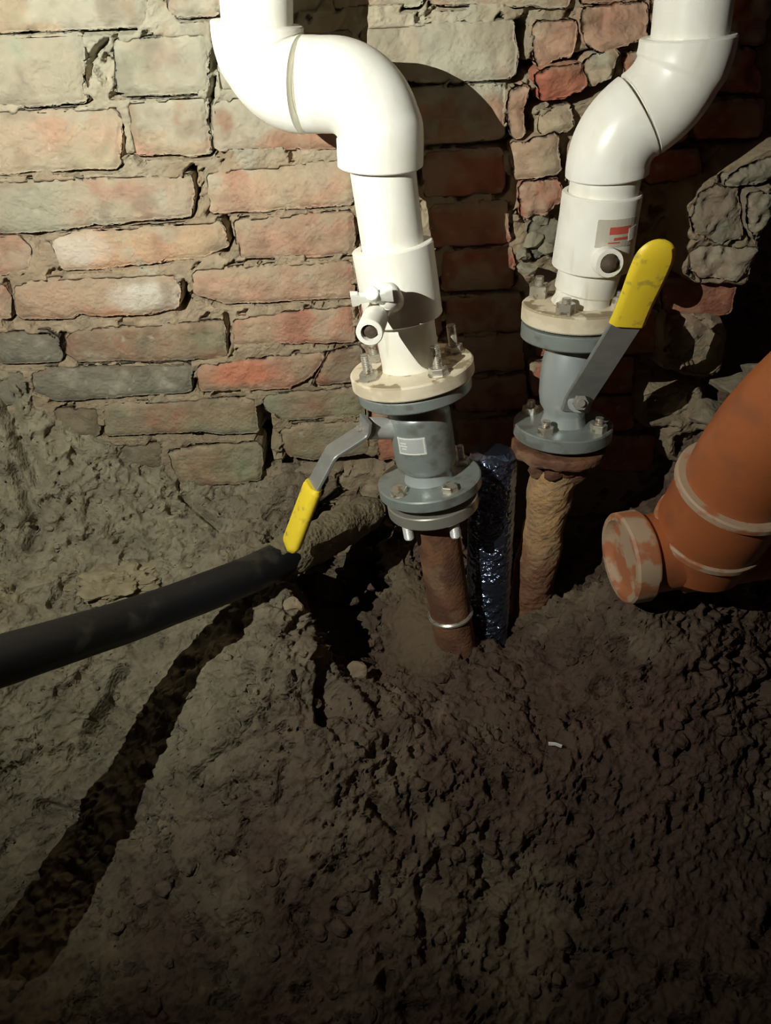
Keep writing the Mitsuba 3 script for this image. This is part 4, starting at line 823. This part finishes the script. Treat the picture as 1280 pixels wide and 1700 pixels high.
# ------------------------------------------------------------------ the orange sewer branch
t = thing('sewer_branch', 'orange plastic sewer branch fitting lying on the earth with a dusty capped end', 'pipe fitting')
C0 = P['cap']; ax = unit([.985, .13, .04]); 
part(t, 'cap', lathe_at([(0, .011), (.040, .011), (.046, .007), (.049, 0), (.0555, 0), (.0580, .003), (.0585, .026), (.0560, .030), (0, .030)], C0 - ax * .012, ax, 72), 'mat_orange_dusty', label='round dusty end cap')
part(t, 'body', lathe_at([(0, .01), (.0500, .01), (.0500, .055), (.0560, .064), (.0560, .30), (0, .30)], C0, ax, 72), 'mat_orange')
br = unit([.085, -.26, .96]); B0 = C0 + ax * .094
part(t, 'branch', lathe_at([(0, -.01), (.0640, -.01), (.0640, .038), (.0660, .043), (.0660, .118), (.0612, .118), (.0612, .060), (0, .060)], B0, br, 80), 'mat_orange')
for h, r in ((.036, .0675), (.118, .0700)):
    part(t, 'collar_ring', lathe_at([(.060, h - .006), (r - .001, h - .006), (r + .0012, h - .004), (r + .0012, h + .003), (r - .001, h + .005), (.060, h + .005), (.060, h - .006)], B0, br, 96), 'mat_orange_dusty', label='raised pale rim')
t = thing('sewer_pipe', 'smooth orange sewer pipe pushed into the branch socket at the right edge', 'pipe')
part(t, 'pipe', tube(smooth_path([B0 + br * .062, B0 + br * .2, B0 + br * .24 + unit([.35, -.30, .8]) * .35], .3, .006), .0610, 72), 'mat_orange', smooth=True)

# ------------------------------------------------------------------ stones, rubble, scraps
def chip(center, r, seed, squash=(1, .8, .7)):
    g = np.random.default_rng(seed); q = g.normal(size=(13, 3)); q /= np.linalg.norm(q, axis=1, keepdims=True); q *= np.asarray(squash) * r * g.uniform(.8, 1.15, (13, 1))
    m = trimesh.convex.convex_hull(q).subdivide().subdivide().subdivide(); v = np.array(m.vertices); v += m.vertex_normals * ((fbm(v / r * 2.2 + seed, 4, seed) - .5) * .34 * r)[:, None]
    m = trimesh.Trimesh(v + np.asarray(center), m.faces, process=False); trimesh.smoothing.filter_laplacian(m, iterations=1); return m
def stone(label, c, r, seed, tint, group=None, squash=(1, .8, .75), freq=1.6, rough=.35):
    k = numbered('stone'); m = chip(c, r, seed, squash) if r < .05 else lump(c, r, seed, 5, squash, .55, 2.6); v = np.array(m.vertices)
    col = np.array(tint) * (.6 + .8 * fbm(v * 70, 3, seed))[:, None]
    scene[k] = mikit.ply(m, 'mat_stone_yellow', smooth=True, color=np.clip(col, .01, .9)); labels[k] = {'label': label, 'category': 'stone'}
    if group: labels[k]['group'] = group
c = P['stone_yellow']; stone('large yellowish stone embedded in the bank above the black hose', [c[0], c[1], ground_z(c[0], c[1]) - .018], .055, 201, (.27, .23, .145), squash=(1.35, 1, .5))
c = P['lump_a']; stone('pale clod on the lit ridge just below the yellow grip of the left lever', [c[0], c[1], ground_z(c[0], c[1]) - .004], .020, 202, (.30, .24, .16))
c = P['lump_b']; stone('pale clod at the edge of the pit left of the muddy slick', [c[0], c[1], ground_z(c[0], c[1]) - .006], .026, 203, (.25, .19, .13), squash=(.9, .8, 1))
names = ['lowest grey chip of the small rubble pile, just above the right plastic flange', 'second grey chip from the top of the small rubble pile left of the right socket', 'topmost grey chip of the small rubble pile left of the right socket',
         'leftmost grey chip of the small rubble pile beside the right socket', 'grey chip of the small rubble pile nearest to the right white socket']
for k in range(5): stone(names[k], P[f'rub{k}'] + [0, .045, 0], .017, 210 + k, (.24, .22, .16), group='small rubble pile beside the right socket')
for k, nm in enumerate(['second highest piece of rubble behind the orange pipe', 'highest piece of rubble at the right edge above the orange pipe', 'dark piece of rubble lowest beside the orange pipe', 'piece of rubble nearest to the orange pipe']):
    c = P[f'rs{k}']; stone(nm, c, .040, 220 + k, (.20, .17, .12), group='rubble behind the orange pipe', squash=(1.3, .9, .6))
k = numbered('plastic_scrap'); c = P['scrap']; z_ = ground_z(c[0], c[1])
m = bar(np.array([[c[0] - .008, c[1] + .002, z_ + .006], [c[0], c[1], z_ + .0075], [c[0] + .008, c[1] - .003, z_ + .006]]), (0, .3, 1), .0045, .0025, .0006)
scene[k] = mikit.ply(m, 'mat_paper_white', smooth=30); labels[k] = {'label': 'tiny white plastic scrap lying on the dark pit floor', 'category': 'scrap'}
